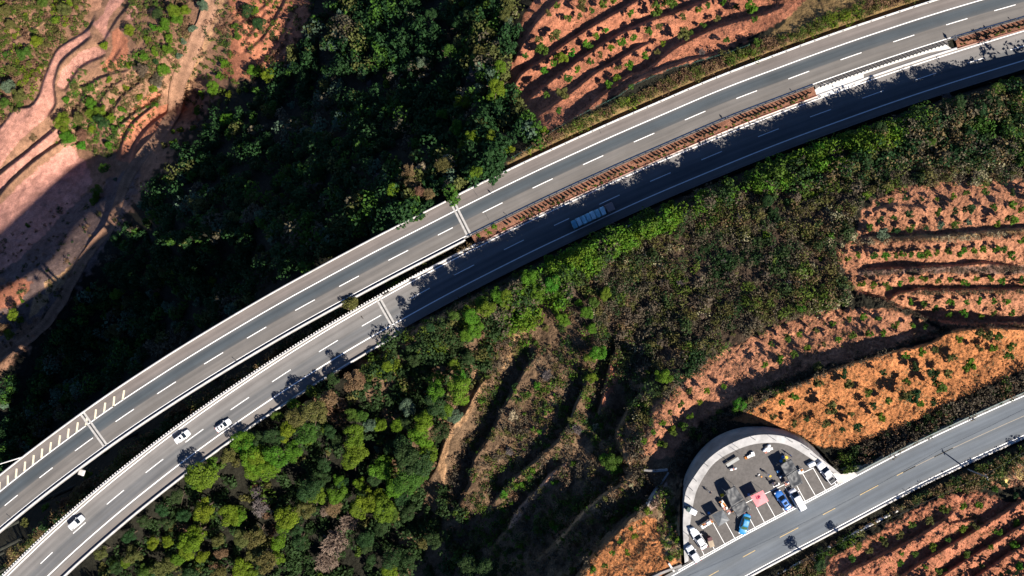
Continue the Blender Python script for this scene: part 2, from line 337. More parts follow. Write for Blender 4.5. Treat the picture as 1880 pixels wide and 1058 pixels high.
_VA = px_of(LA.at(np.arange(0, sA0 - 1, 8), 1.3)); _VB = px_of(LB.at(np.arange(0, sB0 - 1, 8), -1.2))
def land(u, v):
    z = tps(u, v)
    d1 = sdist(PLAT, u, v); d2 = sdist(PLATC, u, v)
    wild = sst(-d1 / 30) * sst(-d2 / 20)
    for pts, h, w in STEPS:
        xs = [p[0] for p in pts]; ys = [p[1] for p in pts]
        m = (u > min(xs) - w) & (u < max(xs) + w) & (v > min(ys) - w) & (v < max(ys) + w)
        if not m.any(): continue
        uu, vv = u[m], v[m]
        j = 2.0 * fbm(uu / 22, vv / 22, 3, 5)
        cp = crom(pts, 3)
        d, s, t = seg_dist(cp, uu + 2 * j, vv - 1.5 * j)
        ch = (pts[-1][0] - pts[0][0], pts[-1][1] - pts[0][1])
        sg = 1.0 if (-ch[1] * 0.6 + ch[0] * 0.8) > 0 else -1.0
        s = s * sg
        fade = sst(t / 0.08) * sst((1 - t) / 0.08)
        x = np.where(s > 0, d, -d); r = 2.6
        saw = np.where(np.abs(x) < r, x / r * (1 - r / w), np.sign(x) * np.clip(1 - np.abs(x) / w, 0, 1))
        z[m] += 0.5 * h * saw * fade * wild[m]
    gx = u * .147; gy = v * .147
    z += wild * (1.6 * fbm(gx / 14, gy / 14, 3, 1) + 0.55 * fbm(gx / 2.2, gy / 2.2, 3, 2) + 0.40 * fbm(gx / 0.8, gy / 0.8, 3, 3) + 0.30 * fbm(gx / 0.42, gy / 0.42, 2, 17))
    blend = 26 - 12 * (u < 860)
    z = np.where(d1 > -60, -0.35 + (z + 0.35) * sst(-d1 / blend), z)
    left = sst((-d1 - 0.5) / 2) * sst((9 + d1) / 3) * (v < 360) * (u > 845)
    b2 = 15.0
    z = np.where(d2 > -60, ZC - 0.35 + (z - ZC + 0.35) * sst(-d2 / b2), z)
    # shallow drain along the outer edge of the upper carriageway
    z -= 0.9 * left
    for _pl, _w in ((_VA, 52), (_VB, 54)):
        dd, _, _ = seg_dist(_pl, u, v); z = np.where(dd < _w, np.minimum(z, -2.6), z)
    wl = (sdist(WALL_FOOT, u, v) > 0) & (d2 < -1.2)
    z = np.where(wl, np.minimum(z, 28.5), z)
    return z
def axis(lo, hi, step, far):
    a = np.arange(lo, hi + step, step); g = step * 1.075 ** np.arange(1, 90); c = np.cumsum(g); c = c[c < far]
    return np.r_[lo - c[::-1], a, a[-1] + c]
GU = axis(-60, 1940, 1.8, 5200); GV = axis(-60, 1120, 1.8, 4200)
uu, vv = np.meshgrid(GU, GV)
GZ = land(uu.ravel(), vv.ravel()).reshape(uu.shape)
def zpx(u, v):
    i = np.clip(np.searchsorted(GU, u) - 1, 0, len(GU) - 2); j = np.clip(np.searchsorted(GV, v) - 1, 0, len(GV) - 2)
    a = np.clip((u - GU[i]) / (GU[i + 1] - GU[i]), 0, 1); b = np.clip((v - GV[j]) / (GV[j + 1] - GV[j]), 0, 1)
    return (GZ[j, i] * (1 - a) + GZ[j, i + 1] * a) * (1 - b) + (GZ[j + 1, i] * (1 - a) + GZ[j + 1, i + 1] * a) * b
def spot(u, v, h=0.0):
    """ground point(s) under something whose point at height h is seen at pixel u,v"""
    u = np.asarray(u, float); v = np.asarray(v, float)
    z = zpx(u, v)
    for _ in range(6):
        x = (u - CX) * (H - z - h) / F; y = -(v - CY) * (H - z - h) / F
        k = F / (H - z); z = 0.5 * z + 0.5 * zpx(CX + x * k, CY - y * k)
    x = (u - CX) * (H - z - h) / F; y = -(v - CY) * (H - z - h) / F
    return x, y, z
def gz(x, y):
    """ground height under place x,y"""
    z = np.zeros(np.shape(x))
    for _ in range(10):
        k = F / (H - z); z = 0.5 * z + 0.5 * zpx(CX + x * k, CY - y * k)
    return z

# ------------------------------------------------------------------ what the ground is made of
RED = (0.36, 0.14, 0.078); PINK = (0.40, 0.195, 0.145); ORANGE = (0.42, 0.168, 0.064); RUST = (0.38, 0.168, 0.092)
DRY = (0.20, 0.125, 0.075); SCRUB = (0.07, 0.048, 0.032); SHADE_HUMUS = (0.020, 0.019, 0.013); TAN = (0.36, 0.21, 0.11); TURF = (0.10, 0.105, 0.025); GREYSOIL = (0.15, 0.10, 0.085)  # humus tone blackened to carry the deep shade between tree crowns
ZONES = [
 ([(600, 560), (760, 590), (900, 540), (1060, 540), (1180, 640), (1250, 700), (1250, 1100), (700, 1100), (760, 900)], (0.15, 0.095, 0.055), 20),
 ([(1000, 520), (1200, 420), (1560, 290), (1900, 220), (1900, 340), (1560, 370), (1540, 560), (1300, 660), (1150, 700)], SCRUB, 15),
 ([(0, 0), (480, 0), (520, 120), (400, 160), (330, 260), (280, 330), (0, 700), (-60, 700), (-60, -60)], (0.25, 0.135, 0.082), 20),
 ([(0, 440), (260, 300), (240, 380), (120, 560), (40, 600), (0, 640)], GREYSOIL, 10),
 (z3("15,560 25,500 70,300 110,130 170,0 180,-60 2000,-80 1760,20 1560,95 1411,165 1330,215 1200,280 900,370 760,430 560,540 400,640 280,700 150,690"), RED, 5),
 ([(900, 325), (1010, 245), (1100, 205), (1250, 135), (1400, 80), (1500, -20), (1600, -60), (1760, -60), (1740, 0), (1400, 112), (1090, 236), (960, 300)], (0.19, 0.125, 0.055), 5),
 (z1("-60,740 0,690 80,590 160,575 210,510 245,400 300,280 350,235 430,190 470,150 490,190 440,240 370,290 320,340 295,400 290,470 300,560 250,640 170,700 110,760 60,820 0,900 -60,960"), PINK, 2),
 (z1("310,460 330,390 380,330 440,280 520,250 570,285 520,320 450,350 400,400 370,450 340,490"), PINK, 2),
 (z1("500,130 560,70 600,-20 690,-20 640,40 590,90 575,140 600,190 570,210"), PINK, 2), (z1("600,170 640,150 690,220 690,310 650,370 600,385 540,360 590,310 610,250"), RED, 2),
 (z1("680,100 720,30 750,-20 760,40 720,110"), PINK, 2), (z1("430,0 560,-20 540,60 470,60"), (.4, .2, .12), 3),
 (z1("-60,1000 0,950 110,850 230,740 290,690 330,720 280,780 180,850 80,940 20,1010 -60,1060"), PINK, 2),
 (z1("-60,1180 40,1058 130,970 250,870 360,790 400,790 420,830 480,900 500,1000 300,1200 100,1400 -60,1500"), (.43, .21, .16), 4),
 (z1("620,860 640,740 700,640 800,590 900,560 970,540 1010,590 940,660 850,760 730,890"), RED, 3), (z1("700,600 780,520 870,490 860,530 760,590"), RED, 3),
 (z1("80,200 180,110 240,100 230,130 120,210"), TAN, 4), (z1("1230,0 1411,-40 1560,-60 1680,0 1640,150 1560,330 1411,400 1250,440 1200,400 1260,200"), RED, 6),
 (z5("30,500 110,470 175,490 120,600 40,640 -60,640 -60,560"), RED, 3), (z5("240,500 390,400 400,430 310,540 250,560"), TAN, 3), (z5("180,570 260,560 260,610 160,690"), TAN, 3),
 (z1("990,520 985,340 1050,180 1110,60 1130,-20 1230,-20 1180,120 1110,280 1060,380 1020,520"), (.46, .26, .14), 5),
 (z8("540,110 700,-10 1000,-50 1560,-60 1560,760 1200,735 1030,750 870,680 660,590 500,540 440,430 380,330 520,240"), RUST, 6),
 (z8("-700,1420 -650,1260 -560,1130 -470,1020 -200,860 60,740 360,640 700,640 900,720 960,780 700,850 430,930 300,950 100,1030 -180,1160 -380,1290 -450,1420 -560,1450"), RUST, 5),
 (z8("-180,1240 200,1040 430,945 600,892 720,862 900,822 1030,752 1200,735 1560,745 1560,950 1411,960 1060,1120 700,1300 460,1385 300,1380 150,1300 0,1260"), ORANGE, 3),
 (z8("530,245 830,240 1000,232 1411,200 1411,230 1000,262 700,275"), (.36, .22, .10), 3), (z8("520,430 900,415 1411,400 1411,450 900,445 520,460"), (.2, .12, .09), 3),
 (zq("300,1080 380,960 560,860 750,740 950,640 1160,600 1320,660 1411,640 1560,600 1560,1200 300,1200"), RED, 6), (zq("1170,510 1300,450 1440,400 1500,560 1300,580 1220,560"), (.47, .22, .12), 4),
 (zq("1225,480 1300,450 1335,560 1260,555"), (.65, .48, .17), 4), (zq("1370,500 1460,440 1470,540 1380,550"), (.65, .48, .17), 4),
 (zb("430,1100 500,940 640,820 780,730 850,760 860,900 940,930 960,1000 800,1100"), ORANGE, 4), (zb("630,540 660,400 700,450 700,520 650,600 560,660 450,720 360,820 300,900 300,840 400,720 540,610"), TAN, 3),
 (zb("540,120 590,0 620,-60 630,0 570,110 550,180"), RED, 3), (z7("560,1060 600,890 640,850 660,870 630,960 590,1080"), RED, 3),
 (zm("1040,560 1000,480 1040,330 1090,250 1130,180 1180,60 1210,-60 1290,-60 1250,60 1180,200 1100,270 1050,430 1060,520"), TAN, 4), (z7("30,860 60,700 140,610 150,680 120,800 60,930 0,1000"), (.3, .18, .09), 5),
 (zb("90,420 160,330 230,200 270,60 290,60 260,220 190,340 110,440"), (.3, .17, .1), 4), (zb("20,800 110,670 200,560 280,490 350,450 350,480 260,540 180,640 60,800"), (.4, .22, .14), 3),
 (zb("840,600 920,560 960,830 980,930 900,950 850,800"), (.25, .18, .1), 4), (zb("780,690 900,530 910,600 800,720"), (.34, .22, .17), 3),
 (zq("380,480 520,500 560,470 640,420 1000,235 1411,60 1411,90 1000,270 640,440"), (.3, .28, .2), 3),
]
def ground_colour(u, v):
    n = len(u); c = np.tile(np.array(SHADE_HUMUS), (n, 1))
    wob = 1.0
    for poly, col, soft in ZONES:
        d = sdist(poly, u, v); m = d > -40
        if not m.any(): continue
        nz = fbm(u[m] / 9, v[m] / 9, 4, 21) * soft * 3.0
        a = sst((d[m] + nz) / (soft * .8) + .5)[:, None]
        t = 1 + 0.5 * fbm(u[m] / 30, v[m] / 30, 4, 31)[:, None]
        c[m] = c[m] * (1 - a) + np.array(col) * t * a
    f = fbm(u / 5, v / 5, 3, 41)
    c *= (1 + 0.5 * f)[:, None]
    return np.clip(c, 0.01, 0.8)
_ug, _vg = uu.ravel(), vv.ravel(); _zg = GZ.ravel()
_k = (H - _zg) / F
_V = np.stack([(_ug - CX) * _k, -(_vg - CY) * _k, _zg], 1)
nu, nv = len(GU), len(GV); ii = np.arange(nu * nv).reshape(nv, nu)
_F = np.stack([ii[1:, :-1], ii[1:, 1:], ii[:-1, 1:], ii[:-1, :-1]], -1).reshape(-1, 4)
_mu = np.abs(_ug); _mu = np.where(_mu > 1880, 3760 - _mu, _mu); _mv = np.abs(_vg); _mv = np.where(_mv > 1058, 2116 - _mv, _mv)     # the land goes on beyond the picture much as within it
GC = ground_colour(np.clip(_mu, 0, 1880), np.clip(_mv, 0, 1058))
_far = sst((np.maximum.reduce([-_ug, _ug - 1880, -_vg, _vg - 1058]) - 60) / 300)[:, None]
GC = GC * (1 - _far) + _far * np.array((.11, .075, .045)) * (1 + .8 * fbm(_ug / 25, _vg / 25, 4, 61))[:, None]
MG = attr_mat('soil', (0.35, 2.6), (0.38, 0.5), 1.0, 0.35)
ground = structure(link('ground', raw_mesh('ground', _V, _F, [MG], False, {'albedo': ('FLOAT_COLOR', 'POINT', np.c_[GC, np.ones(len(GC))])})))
# ================================================================== roads
def strip(name, L, s0, s1, offs, z, m, cols=None, step=1.5, parent=None, zend=None):
    q = np.arange(s0, s1 + 1e-6, step); n = len(q); k = len(offs)
    V = np.concatenate([np.c_[L.at(q, o), np.full(n, z)] for o in offs])
    ix = np.arange(n * k).reshape(k, n)
    Fq = np.stack([ix[:-1, :-1], ix[:-1, 1:], ix[1:, 1:], ix[1:, :-1]], -1).reshape(-1, 4)
    at = None
    if cols is not None:
        c = np.repeat(np.array(cols), n, axis=0) * ASPH; at = {'albedo': ('FLOAT_COLOR', 'POINT', np.c_[c, np.ones(len(c))]), 'lane': ('FLOAT_COLOR', 'POINT', np.c_[np.tile(q, k) * .035, np.repeat(np.array(offs, float), n) * 1.1, np.zeros(n * k), np.ones(n * k)])}
    # faces must look up
    a, b, d = V[Fq[0, 0]], V[Fq[0, 1]], V[Fq[0, 2]]
    if np.cross(b - a, d - b)[2] < 0: Fq = Fq[:, ::-1]
    return link(name, raw_mesh(name, V, Fq, [m], False, at), parent)
def bar(name, L, s0, s1, o0, o1, z0, z1_, m, step=2.0, parent=None):
    """a solid kerb, wall or beam that follows the road: offsets o0..o1, heights z0..z1"""
    q = np.r_[np.arange(s0, s1, step), s1]; n = len(q)
    P = [np.c_[L.at(q, o), np.full(n, z)] for o, z in ((o0, z0), (o0, z1_), (o1, z1_), (o1, z0))]
    V = np.concatenate(P); ix = np.arange(4 * n).reshape(4, n); Fl = []
    for a in range(4):
        b = (a + 1) % 4
        Fl.append(np.stack([ix[a, :-1], ix[b, :-1], ix[b, 1:], ix[a, 1:]], -1))
    Fq = np.concatenate(Fl + [np.array([[ix[0, 0], ix[3, 0], ix[2, 0], ix[1, 0]], [ix[0, -1], ix[1, -1], ix[2, -1], ix[3, -1]]])])
    if o1 < o0: Fq = Fq[:, ::-1]
    return link(name, raw_mesh(name, V, Fq, [m]), parent)
def road_mat(name):
    m, nt, b = nmat(name, 0.85); b.inputs['Specular IOR Level'].default_value = 0.2
    at = node(nt, 'ShaderNodeAttribute', attribute_name='albedo')
    n1 = noise_node(nt, 0.12, 6, 0.65); n2 = noise_node(nt, 6.0, 4, 0.7)
    tc = node(nt, 'ShaderNodeAttribute', attribute_name='lane')
    n3 = node(nt, 'ShaderNodeTexNoise'); n3.inputs['Scale'].default_value = 1.0; n3.inputs['Detail'].default_value = 4
    nt.links.new(tc.outputs['Vector'], n3.inputs['Vector'])
    c = mulc(nt, at.outputs['Color'], mapr(nt, n1.outputs['Fac'], .84, 1.14)); c = mulc(nt, c, mapr(nt, n2.outputs['Fac'], .88, 1.12)); c = mulc(nt, c, mapr(nt, n3.outputs['Fac'], .78, 1.2))
    nt.links.new(c, b.inputs['Base Color']); bump(nt, b, n2.outputs['Fac'], .15, .02); return m
ASPH = .66
MR = road_mat('asphalt')
WHITE = mat('road_paint', (0.86, 0.85, 0.82), .7, .12, 1.5); CREAM = mat('cream_paint', (0.62, 0.55, 0.40), .8, .2, 2); YELL = mat('yellow_paint', (0.45, 0.33, 0.16), .8, .3, 2)
CONC = mat('concrete', (0.46, 0.44, 0.415), .9, .25, .5, bmp=.2); CONCD = mat('weathered_concrete', (0.24, 0.225, 0.21), .9, .3, .5, bmp=.3); CONCW = mat('pale_concrete', (0.58, 0.555, 0.52), .9, .22, .6)
STEEL = mat('galvanised_steel', (0.42, 0.43, 0.44), .45, .1, 3, metal=.6); DARKM = mat('dark_metal', (0.03, 0.032, 0.036), .6); BLACK = mat('black_rubber', (0.012, 0.012, 0.012), .8)
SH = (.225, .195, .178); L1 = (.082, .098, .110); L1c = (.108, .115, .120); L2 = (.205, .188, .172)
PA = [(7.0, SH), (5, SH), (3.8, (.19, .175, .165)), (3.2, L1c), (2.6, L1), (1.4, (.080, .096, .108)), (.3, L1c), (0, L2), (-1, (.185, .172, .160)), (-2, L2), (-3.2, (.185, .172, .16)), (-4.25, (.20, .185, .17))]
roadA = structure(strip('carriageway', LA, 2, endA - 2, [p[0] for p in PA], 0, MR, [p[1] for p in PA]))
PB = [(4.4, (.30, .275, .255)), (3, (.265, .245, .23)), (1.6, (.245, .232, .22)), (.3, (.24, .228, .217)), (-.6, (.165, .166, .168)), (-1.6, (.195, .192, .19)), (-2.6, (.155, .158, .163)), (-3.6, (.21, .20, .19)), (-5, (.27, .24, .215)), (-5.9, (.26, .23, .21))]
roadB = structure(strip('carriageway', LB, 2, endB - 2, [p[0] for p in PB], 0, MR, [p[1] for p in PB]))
strip('shoulder', LB, 2, sB0 + 2, [-5.9, -6.65], -0.004, MR, [(.26, .23, .21)] * 2, parent=roadB)
lines = [strip('edge_line', LA, 3, endA - 3, [3.85, 3.62], .012, WHITE, parent=roadA), strip('edge_line', LA, 3, endA - 3, [-3.56, -3.76], .012, WHITE, parent=roadA),
         strip('edge_line', LB, 3, endB - 3, [3.93, 3.70], .012, WHITE, parent=roadB), strip('edge_line', LB, 3, endB - 3, [-3.62, -3.90], .012, WHITE, parent=roadB)]
def dashes(L, D, parent, m, w=.095, z=.012, zz=0):
    b = MB()
    S = [L.find(u, v, zz) for u, v in D]; S = list(zip(S[::2], S[1::2]))
    gap = S[1][0] - S[0][0]
    for a, c in S + [(S[0][0] - gap, S[0][1] - gap), (S[-1][0] + gap, S[-1][1] + gap), (S[-1][0] + 2 * gap, S[-1][1] + 2 * gap)]:
        if a < 0 or c > L.s[-1]: continue
        q = [a, (a + c) / 2, c]; Pp = L.at(np.array(q), w); Q = L.at(np.array(q), -w)
        for i in range(2): b.quad((*Q[i], z + zz), (*Q[i + 1], z + zz), (*Pp[i + 1], z + zz), (*Pp[i], z + zz))
    return b.build('lane_line', m, parent)
dashes(LA, A_D, roadA, WHITE); dashes(LB, B_D, roadB, WHITE)
b = MB()
for s in ["42,565 42,515", "86,528 90,478", "132,492 136,440", "178,458 182,405", "224,420 228,370", "270,388 275,335", "318,352 324,298", "366,312 371,262", "414,282 420,228", "464,248 470,195", "513,212 518,158", "562,175 568,122", "612,145 617,88", "662,108 670,55", "-4,602 -2,550", "-50,640 -48,590"]:
    (a, c), (d, e) = zl(s)
    b.quad((*U(a - 2, c + .5)[:2], .012), (*U(a + 1.8, c - .8)[:2], .012), (*U(d + 1.8, e)[:2], .012), (*U(d - 1.6, e)[:2], .012))
b.build('hatched_bar', CREAM, roadA)
def joint(L, u, v, o0, o1, road):
    s = L.find(u, v)
    strip('joint_concrete', L, s - .75, s - .2, [o0, o1], .016, mat('joint_mortar', (.36, .345, .325), .9, .3, 1.2), parent=road, step=.55); strip('joint_concrete', L, s + .2, s + .75, [o0, o1], .016, mat('joint_mortar', (.36, .345, .325), .9, .3, 1.2), parent=road, step=.55)
    strip('joint_gap', L, s - .2, s + .2, [o0, o1], .008, mat('joint_rubber', (.05, .05, .05)), parent=road, step=.4)
joint(LA, 170, 790, 6.9, -4.2, roadA); joint(LA, 841, 401, 6.9, -4.2, roadA); joint(LB, 714, 575, 4.3, -6.3, roadB)
# thin transverse cracks sealed with tar
b = MB()
for (a, c), (d, e) in ([(869, 350), (877, 361)], [(901, 339), (906, 349)], [(889, 389), (897, 404)], [(1098, 234), (1103, 245)]):
    dx, dy = .5, .2
    b.quad((*U(a, c)[:2], .006), (*U(a + .6, c)[:2], .006), (*U(d + .6, e)[:2], .006), (*U(d, e)[:2], .006))
b.build('tar_seam', mat('tar', (.03, .03, .032)), roadA)

# ---- viaducts: deck, parapets, piers
def viaduct(L, s0, s1, oL, oR, label, cat, name='viaduct', shadow_teeth=False, capsR=()):
    t = thing(name, label, cat, (*L.at(s1 - 2), 0))
    inv = Vector(t.location)
    def put(o): o.parent = t; o.matrix_parent_inverse = Matrix.Translation(-inv); return o
    q = np.arange(s0, s1, 2.0); n = len(q)
    prof = [(oL + .15, -.25), (oL + .15, -.5), (oL - 1.9, -.9), (oL - 2.6, -2.1), (oR + 2.6, -2.1), (oR + 1.9, -.9), (oR - .15, -.5), (oR - .15, -.25), (oR, -.03), (oL, -.03)]
    V = np.concatenate([np.c_[L.at(q, o), np.full(n, z)] for o, z in prof]); k = len(prof); ix = np.arange(n * k).reshape(k, n)
    Fq = np.concatenate([np.stack([ix[a, :-1], ix[a, 1:], ix[(a + 1) % k, 1:], ix[(a + 1) % k, :-1]], -1) for a in range(k)])
    put(link('deck', raw_mesh('deck', V, Fq, [CONCD])))
    put(bar('parapet', L, s0, s1, oL - .42, oL, -.03, .62, CONC)); put(bar('parapet', L, s0, s1, oR, oR + .45, -.03, .62, CONC))
    put(bar('handrail', L, s0, s1, oR + .55, oR + .64, .62, .70, STEEL)) if False else None
    if shadow_teeth:  # blocks added to mimic the toothed shadow pattern along the parapet
        b = MB()
        for s in np.arange(s0 + 60, s1 + 14, .82):
            p = L.at(s, oL + .16); b.box((*p, .24), (.38, .34, .7), L.dirn(s))
        put(b.build('shadow_pattern_blocks', CONCW))
    for s in np.arange(s1 - 30, s0, -30):
        p = L.at(s, (oL + oR) / 2); g = min(float(gz(np.array(p[0]), np.array(p[1]))), -3.0); d = L.dirn(s)
        b = MB(); b.box((p[0], p[1], -2.75), (1.8, (oL - oR) * .72, 1.3), d, .15)
        for sg in (-1, 1):
            c = L.at(s, (oL + oR) / 2 + sg * (oL - oR) * .24); b.tube((*c, -2.2), (*c, g - 1.5), .6, .65, 14)
        put(b.build('pier', mat('gap_shade_concrete', (.045, .047, .038), .95, .4, .6)))  # dark of the shaded gap put into the pier colour
    for u, v in capsR:
        s = L.find(u, v); c = L.at(s, oR - .75); b = MB(); b.box((*c, -1.5), (1.7, 1.7, .5), L.dirn(s) + .6, .2)
        put(b.build('pier_cap', CONC))
    return t
viaduct(LA, 0, sA0, 7.3, -4.72, 'upper concrete viaduct with hatched shoulder bars, curving over the dark valley', 'viaduct', capsR=((137, 868),))
viaduct(LB, 0, sB0, 4.75, -7.05, 'lower concrete viaduct carrying three white cars, edged by added blocks shaped like a shadow pattern', 'viaduct', shadow_teeth=True)

# ---- embankment section: kerbs, ditch, guard rails, planted median
structure(bar('kerb', LA, sA0 + 2, endA - 2, 7.0, 7.55, -.6, .10, CONC)); structure(bar('kerb', LB, sB0 + 2, endB - 2, 4.4, 5.0, -.4, .10, CONCW)); structure(bar('kerb', LB, sB0, endB - 2, -5.9, -6.1, -.4, .12, mat('dull_concrete', (.16, .14, .13))))
def guard_rail(L, s0, s1, off, label, top=.75, post=4.0, col=STEEL, side=1):
    t = thing('guard_rail', label, 'guard rail', (*L.at((s0 + s1) / 2, off), 0)); inv = Matrix.Translation(-Vector(t.location))
    o = bar('beam', L, s0, s1, off, off + .10, top - .32, top, col); o.parent = t; o.matrix_parent_inverse = inv
    ss = np.arange(s0 + .5, s1, max(post, (s1 - s0) / 97)); me = MB().box((0, 0, .2), (.12, .12, .95)).mesh('post', DARKM)
    for s in ss:
        p = L.at(s, off - .14 * side); q = link('post', me, t); q.matrix_parent_inverse = inv; q.location = (*p, 0)
    return t
sg0, sg1 = LA.find(1494, 150), LA.find(1744, 62)
guard_rail(LA, sA0 + 3, endA - 3, 7.25, 'galvanised guard rail along the outer shoulder of the upper carriageway beside dry verge', .7, 4)
guard_rail(LA, sA0 + 1, sg0, -4.15, 'long dark guard rail between upper carriageway and planted red median', .72, 2.2, DARKM, -1)
guard_rail(LA, sg1 + .5, endA - 3, -4.15, 'short dark guard rail beside the red median beyond the steel crossover fence', .72, 2.2, DARKM, -1)
# median bed of red earth between the carriageways
def median_bed(sa, sb, col, name):
    q = np.arange(sa, sb, 1.0); a = LA.at(q, -4.3); k = 9; V = []; c = LA.at(q, -6.85)
    for i in range(k):
        t = i / (k - 1); p = a * (1 - t) + c * t
        V.append(np.c_[p, .10 + .16 * math.sin(math.pi * t) + .12 * fbm(p[:, 0] * 1.7, p[:, 1] * 1.7, 3, 9)])
    V = np.concatenate(V); n = len(q); ix = np.arange(n * k).reshape(k, n)
    Fq = np.stack([ix[:-1, :-1], ix[1:, :-1], ix[1:, 1:], ix[:-1, 1:]], -1).reshape(-1, 4)
    cc = np.array(col) * (1 + .5 * fbm(V[:, 0] / 2, V[:, 1] / 2, 4, 13))[:, None]
    structure(link(name, raw_mesh(name, V, Fq, [MG], False, {'albedo': ('FLOAT_COLOR', 'POINT', np.c_[cc, np.ones(len(cc))])})))
    structure(bar('kerb', LA, sa, sb, -4.22, -4.3, -.3, .14, CONCD)); structure(bar('kerb', LA, sa, sb, -6.85, -7.08, -.3, .34, mat('red_brown_kerb', (.26, .11, .075))))
    # gutter between bed kerb and the lower carriageway
    a = LA.at(q, -7.0); sB = np.array([LB.s[np.argmin((LB.p[:, 0] - x) ** 2 + (LB.p[:, 1] - y) ** 2)] for x, y in a]); c = LB.at(sB, 4.9)
    V = np.concatenate([np.c_[a * (1 - t) + c * t, np.full(n, .05)] for t in (0, .25, .55, 1)]); ix = np.arange(n * 4).reshape(4, n)
    Fq = np.stack([ix[:-1, :-1], ix[1:, :-1], ix[1:, 1:], ix[:-1, 1:]], -1).reshape(-1, 4); cc = np.repeat(np.array([(.42, .27, .2), (.5, .38, .31), (.34, .25, .2), (.5, .44, .4)]), n, axis=0)
    return structure(link('gutter', raw_mesh('gutter', V, Fq, [MG], False, {'albedo': ('FLOAT_COLOR', 'POINT', np.c_[cc, np.ones(len(cc))])})))
median_bed(sA0 + 2, sg0 - .3, (.20, .095, .060), 'median_ground'); median_bed(sg1 + 1, endA - 4, (.20, .095, .060), 'median_ground')
# crossover gap: pale concrete pad, asphalt, steel fence
strip('crossover_pad', LA, sg0, sg1, [-4.2, -9], -.02, MR, [(.22, .2, .185)] * 2, parent=roadA, step=2)
b = MB(); pts = [U(*p) for p in z4("275,490 330,452 430,425 530,392 640,352 800,300 985,240 1020,262 900,285 780,322 640,368 545,402 548,430 520,452 420,490 300,528 268,526")]
b.bm.faces.new([b.bm.verts.new((p[0], p[1], .004)) for p in pts]); b.build('concrete_apron', CONCW, roadA)
strip('edge_line', LB, LB.find(1495, 195), LB.find(1750, 112), [3.95, 3.7], .02, WHITE, parent=roadB)
t = thing('median_fence', 'dark steel crossover fence of rails and slim uprights across the gap in the median', 'fence', (*LA.at((sg0 + sg1) / 2, -4.95), 0)); inv = Matrix.Translation(-Vector(t.location))
for z in (.28, .72, 1.15): o = bar('rail', LA, sg0 + 1.5, sg1 - 1.2, -5.0, -4.92, z - .05, z + .05, DARKM); o.parent = t; o.matrix_parent_inverse = inv
me = MB().box((0, 0, .62), (.09, .09, 1.28)).box((0, 0, .06), (.3, .5, .1)).mesh('upright', DARKM)
for s in np.arange(sg0 + 1.5, sg1 - 1, 1.06):
    o = link('upright', me, t); o.matrix_parent_inverse = inv; o.location = (*LA.at(s, -4.96), 0); o.rotation_euler.z = LA.dirn(s)
# hatched green fence-top sign at the end of the gap, small verge signs
def sign(u, v, label, h=1.6, w=.55, hh=.5, z=0, L=LA, cat='sign', col=STEEL):
    x, y, _ = U(u, v, z); s = L.find(u, v, z)
    t = thing('marker_sign', label, cat, (x, y, z), L.dirn(s)); MB().tube((0, 0, 0), (0, 0, h), .05).build('pole', DARKM, t); MB().box((0.06, 0, h - hh / 2), (.04, w, hh), 0, .01).build('plate', col, t); return t
sign(904, 356, 'small marker plate on a slim post beside the yellow green median bushes', 1.5, .8, .7); sign(932, 396, 'slim marker post at the start of the planted red median', 1.4, .4, .25)
sign(1330, 219, 'small marker plate over the guard rail where the median shrubs are interrupted', 1.6, .9, .8); sign(1745, 74, 'large marker plate at the far end of the steel crossover fence', 2.4, 1.4, 1.2)
sign(1458, 170, 'small marker post beside the planted median just before the crossover fence', 1.5, .5, .3); sign(1813, 54, 'small marker plate over the short guard rail beyond the crossover', 1.4, .8, .6); sign(1858, 38, 'tiny marker post at the upper end of the planted median', 1.4, .4, .4)
sign(434, 662, 'small marker post on the inner parapet of the upper viaduct mid span', 1.4, .5, .3); sign(20, 950, 'small marker post on the inner parapet where the upper viaduct leaves the picture', 1.4, .5, .3)
# arm bracket on the outer parapet
s = LA.find(43, 841); p0 = LA.at(s, 7.2); p1 = U(0, 852, 1.6)
t = thing('sign_gantry', 'white tubular sign arm reaching out from the outer parapet of the upper viaduct', 'gantry', (*p0, .6)); inv = Matrix.Translation(-Vector(t.location)); q = Vector((p1[0], p1[1], 1.9)) + (Vector((p1[0], p1[1], 1.9)) - Vector((*p0, 1.3))) * .25
for nm, a, c, r in (('arm', (*p0, 1.3), q, .16), ('post', (*p0, -.4), (*p0, 1.5), .2), ('bracket', q - Vector((-.2, .7, .3)), q - Vector((-.2, -.5, .3)), .1)):
    o = MB().tube(a, c, r, r * .8, 10).build(nm, CONCW, t); o.matrix_parent_inverse = inv

# ---- hillside road, lay-by, drain
PC = [(4.75, (.24, .235, .225)), (4.2, (.215, .215, .21)), (3, (.158, .178, .200)), (1.5, (.145, .166, .190)), (0, (.170, .188, .205)), (-1.5, (.148, .168, .192)), (-3, (.158, .178, .200)), (-4.1, (.20, .20, .2))]
roadC = structure(strip('hillside_road', LC, 0, LC.s[-1], [p[0] for p in PC], ZC, MR, [p[1] for p in PC]))
strip('edge_line', LC, 0, LC.s[-1], [4.05, 3.86], ZC + .012, WHITE, parent=roadC); strip('edge_line', LC, 0, LC.s[-1], [-3.75, -3.94], ZC + .012, WHITE, parent=roadC)
dashes(LC, P2("1358,1025 1388,1009 1432,987 1462,971 1506,948 1535,932 1579,909 1608,893"), roadC, YELL, .075, .012, ZC)
strip('centre_line', LC, LC.find(1653, 869, ZC), LC.s[-1], [.07, -.07], ZC + .012, mat('worn_yellow_paint', (.27, .235, .19)), parent=roadC)
structure(bar('kerb', LC, 0, LC.s[-1], -4.1, -4.55, ZC - .6, ZC + .16, CONC))
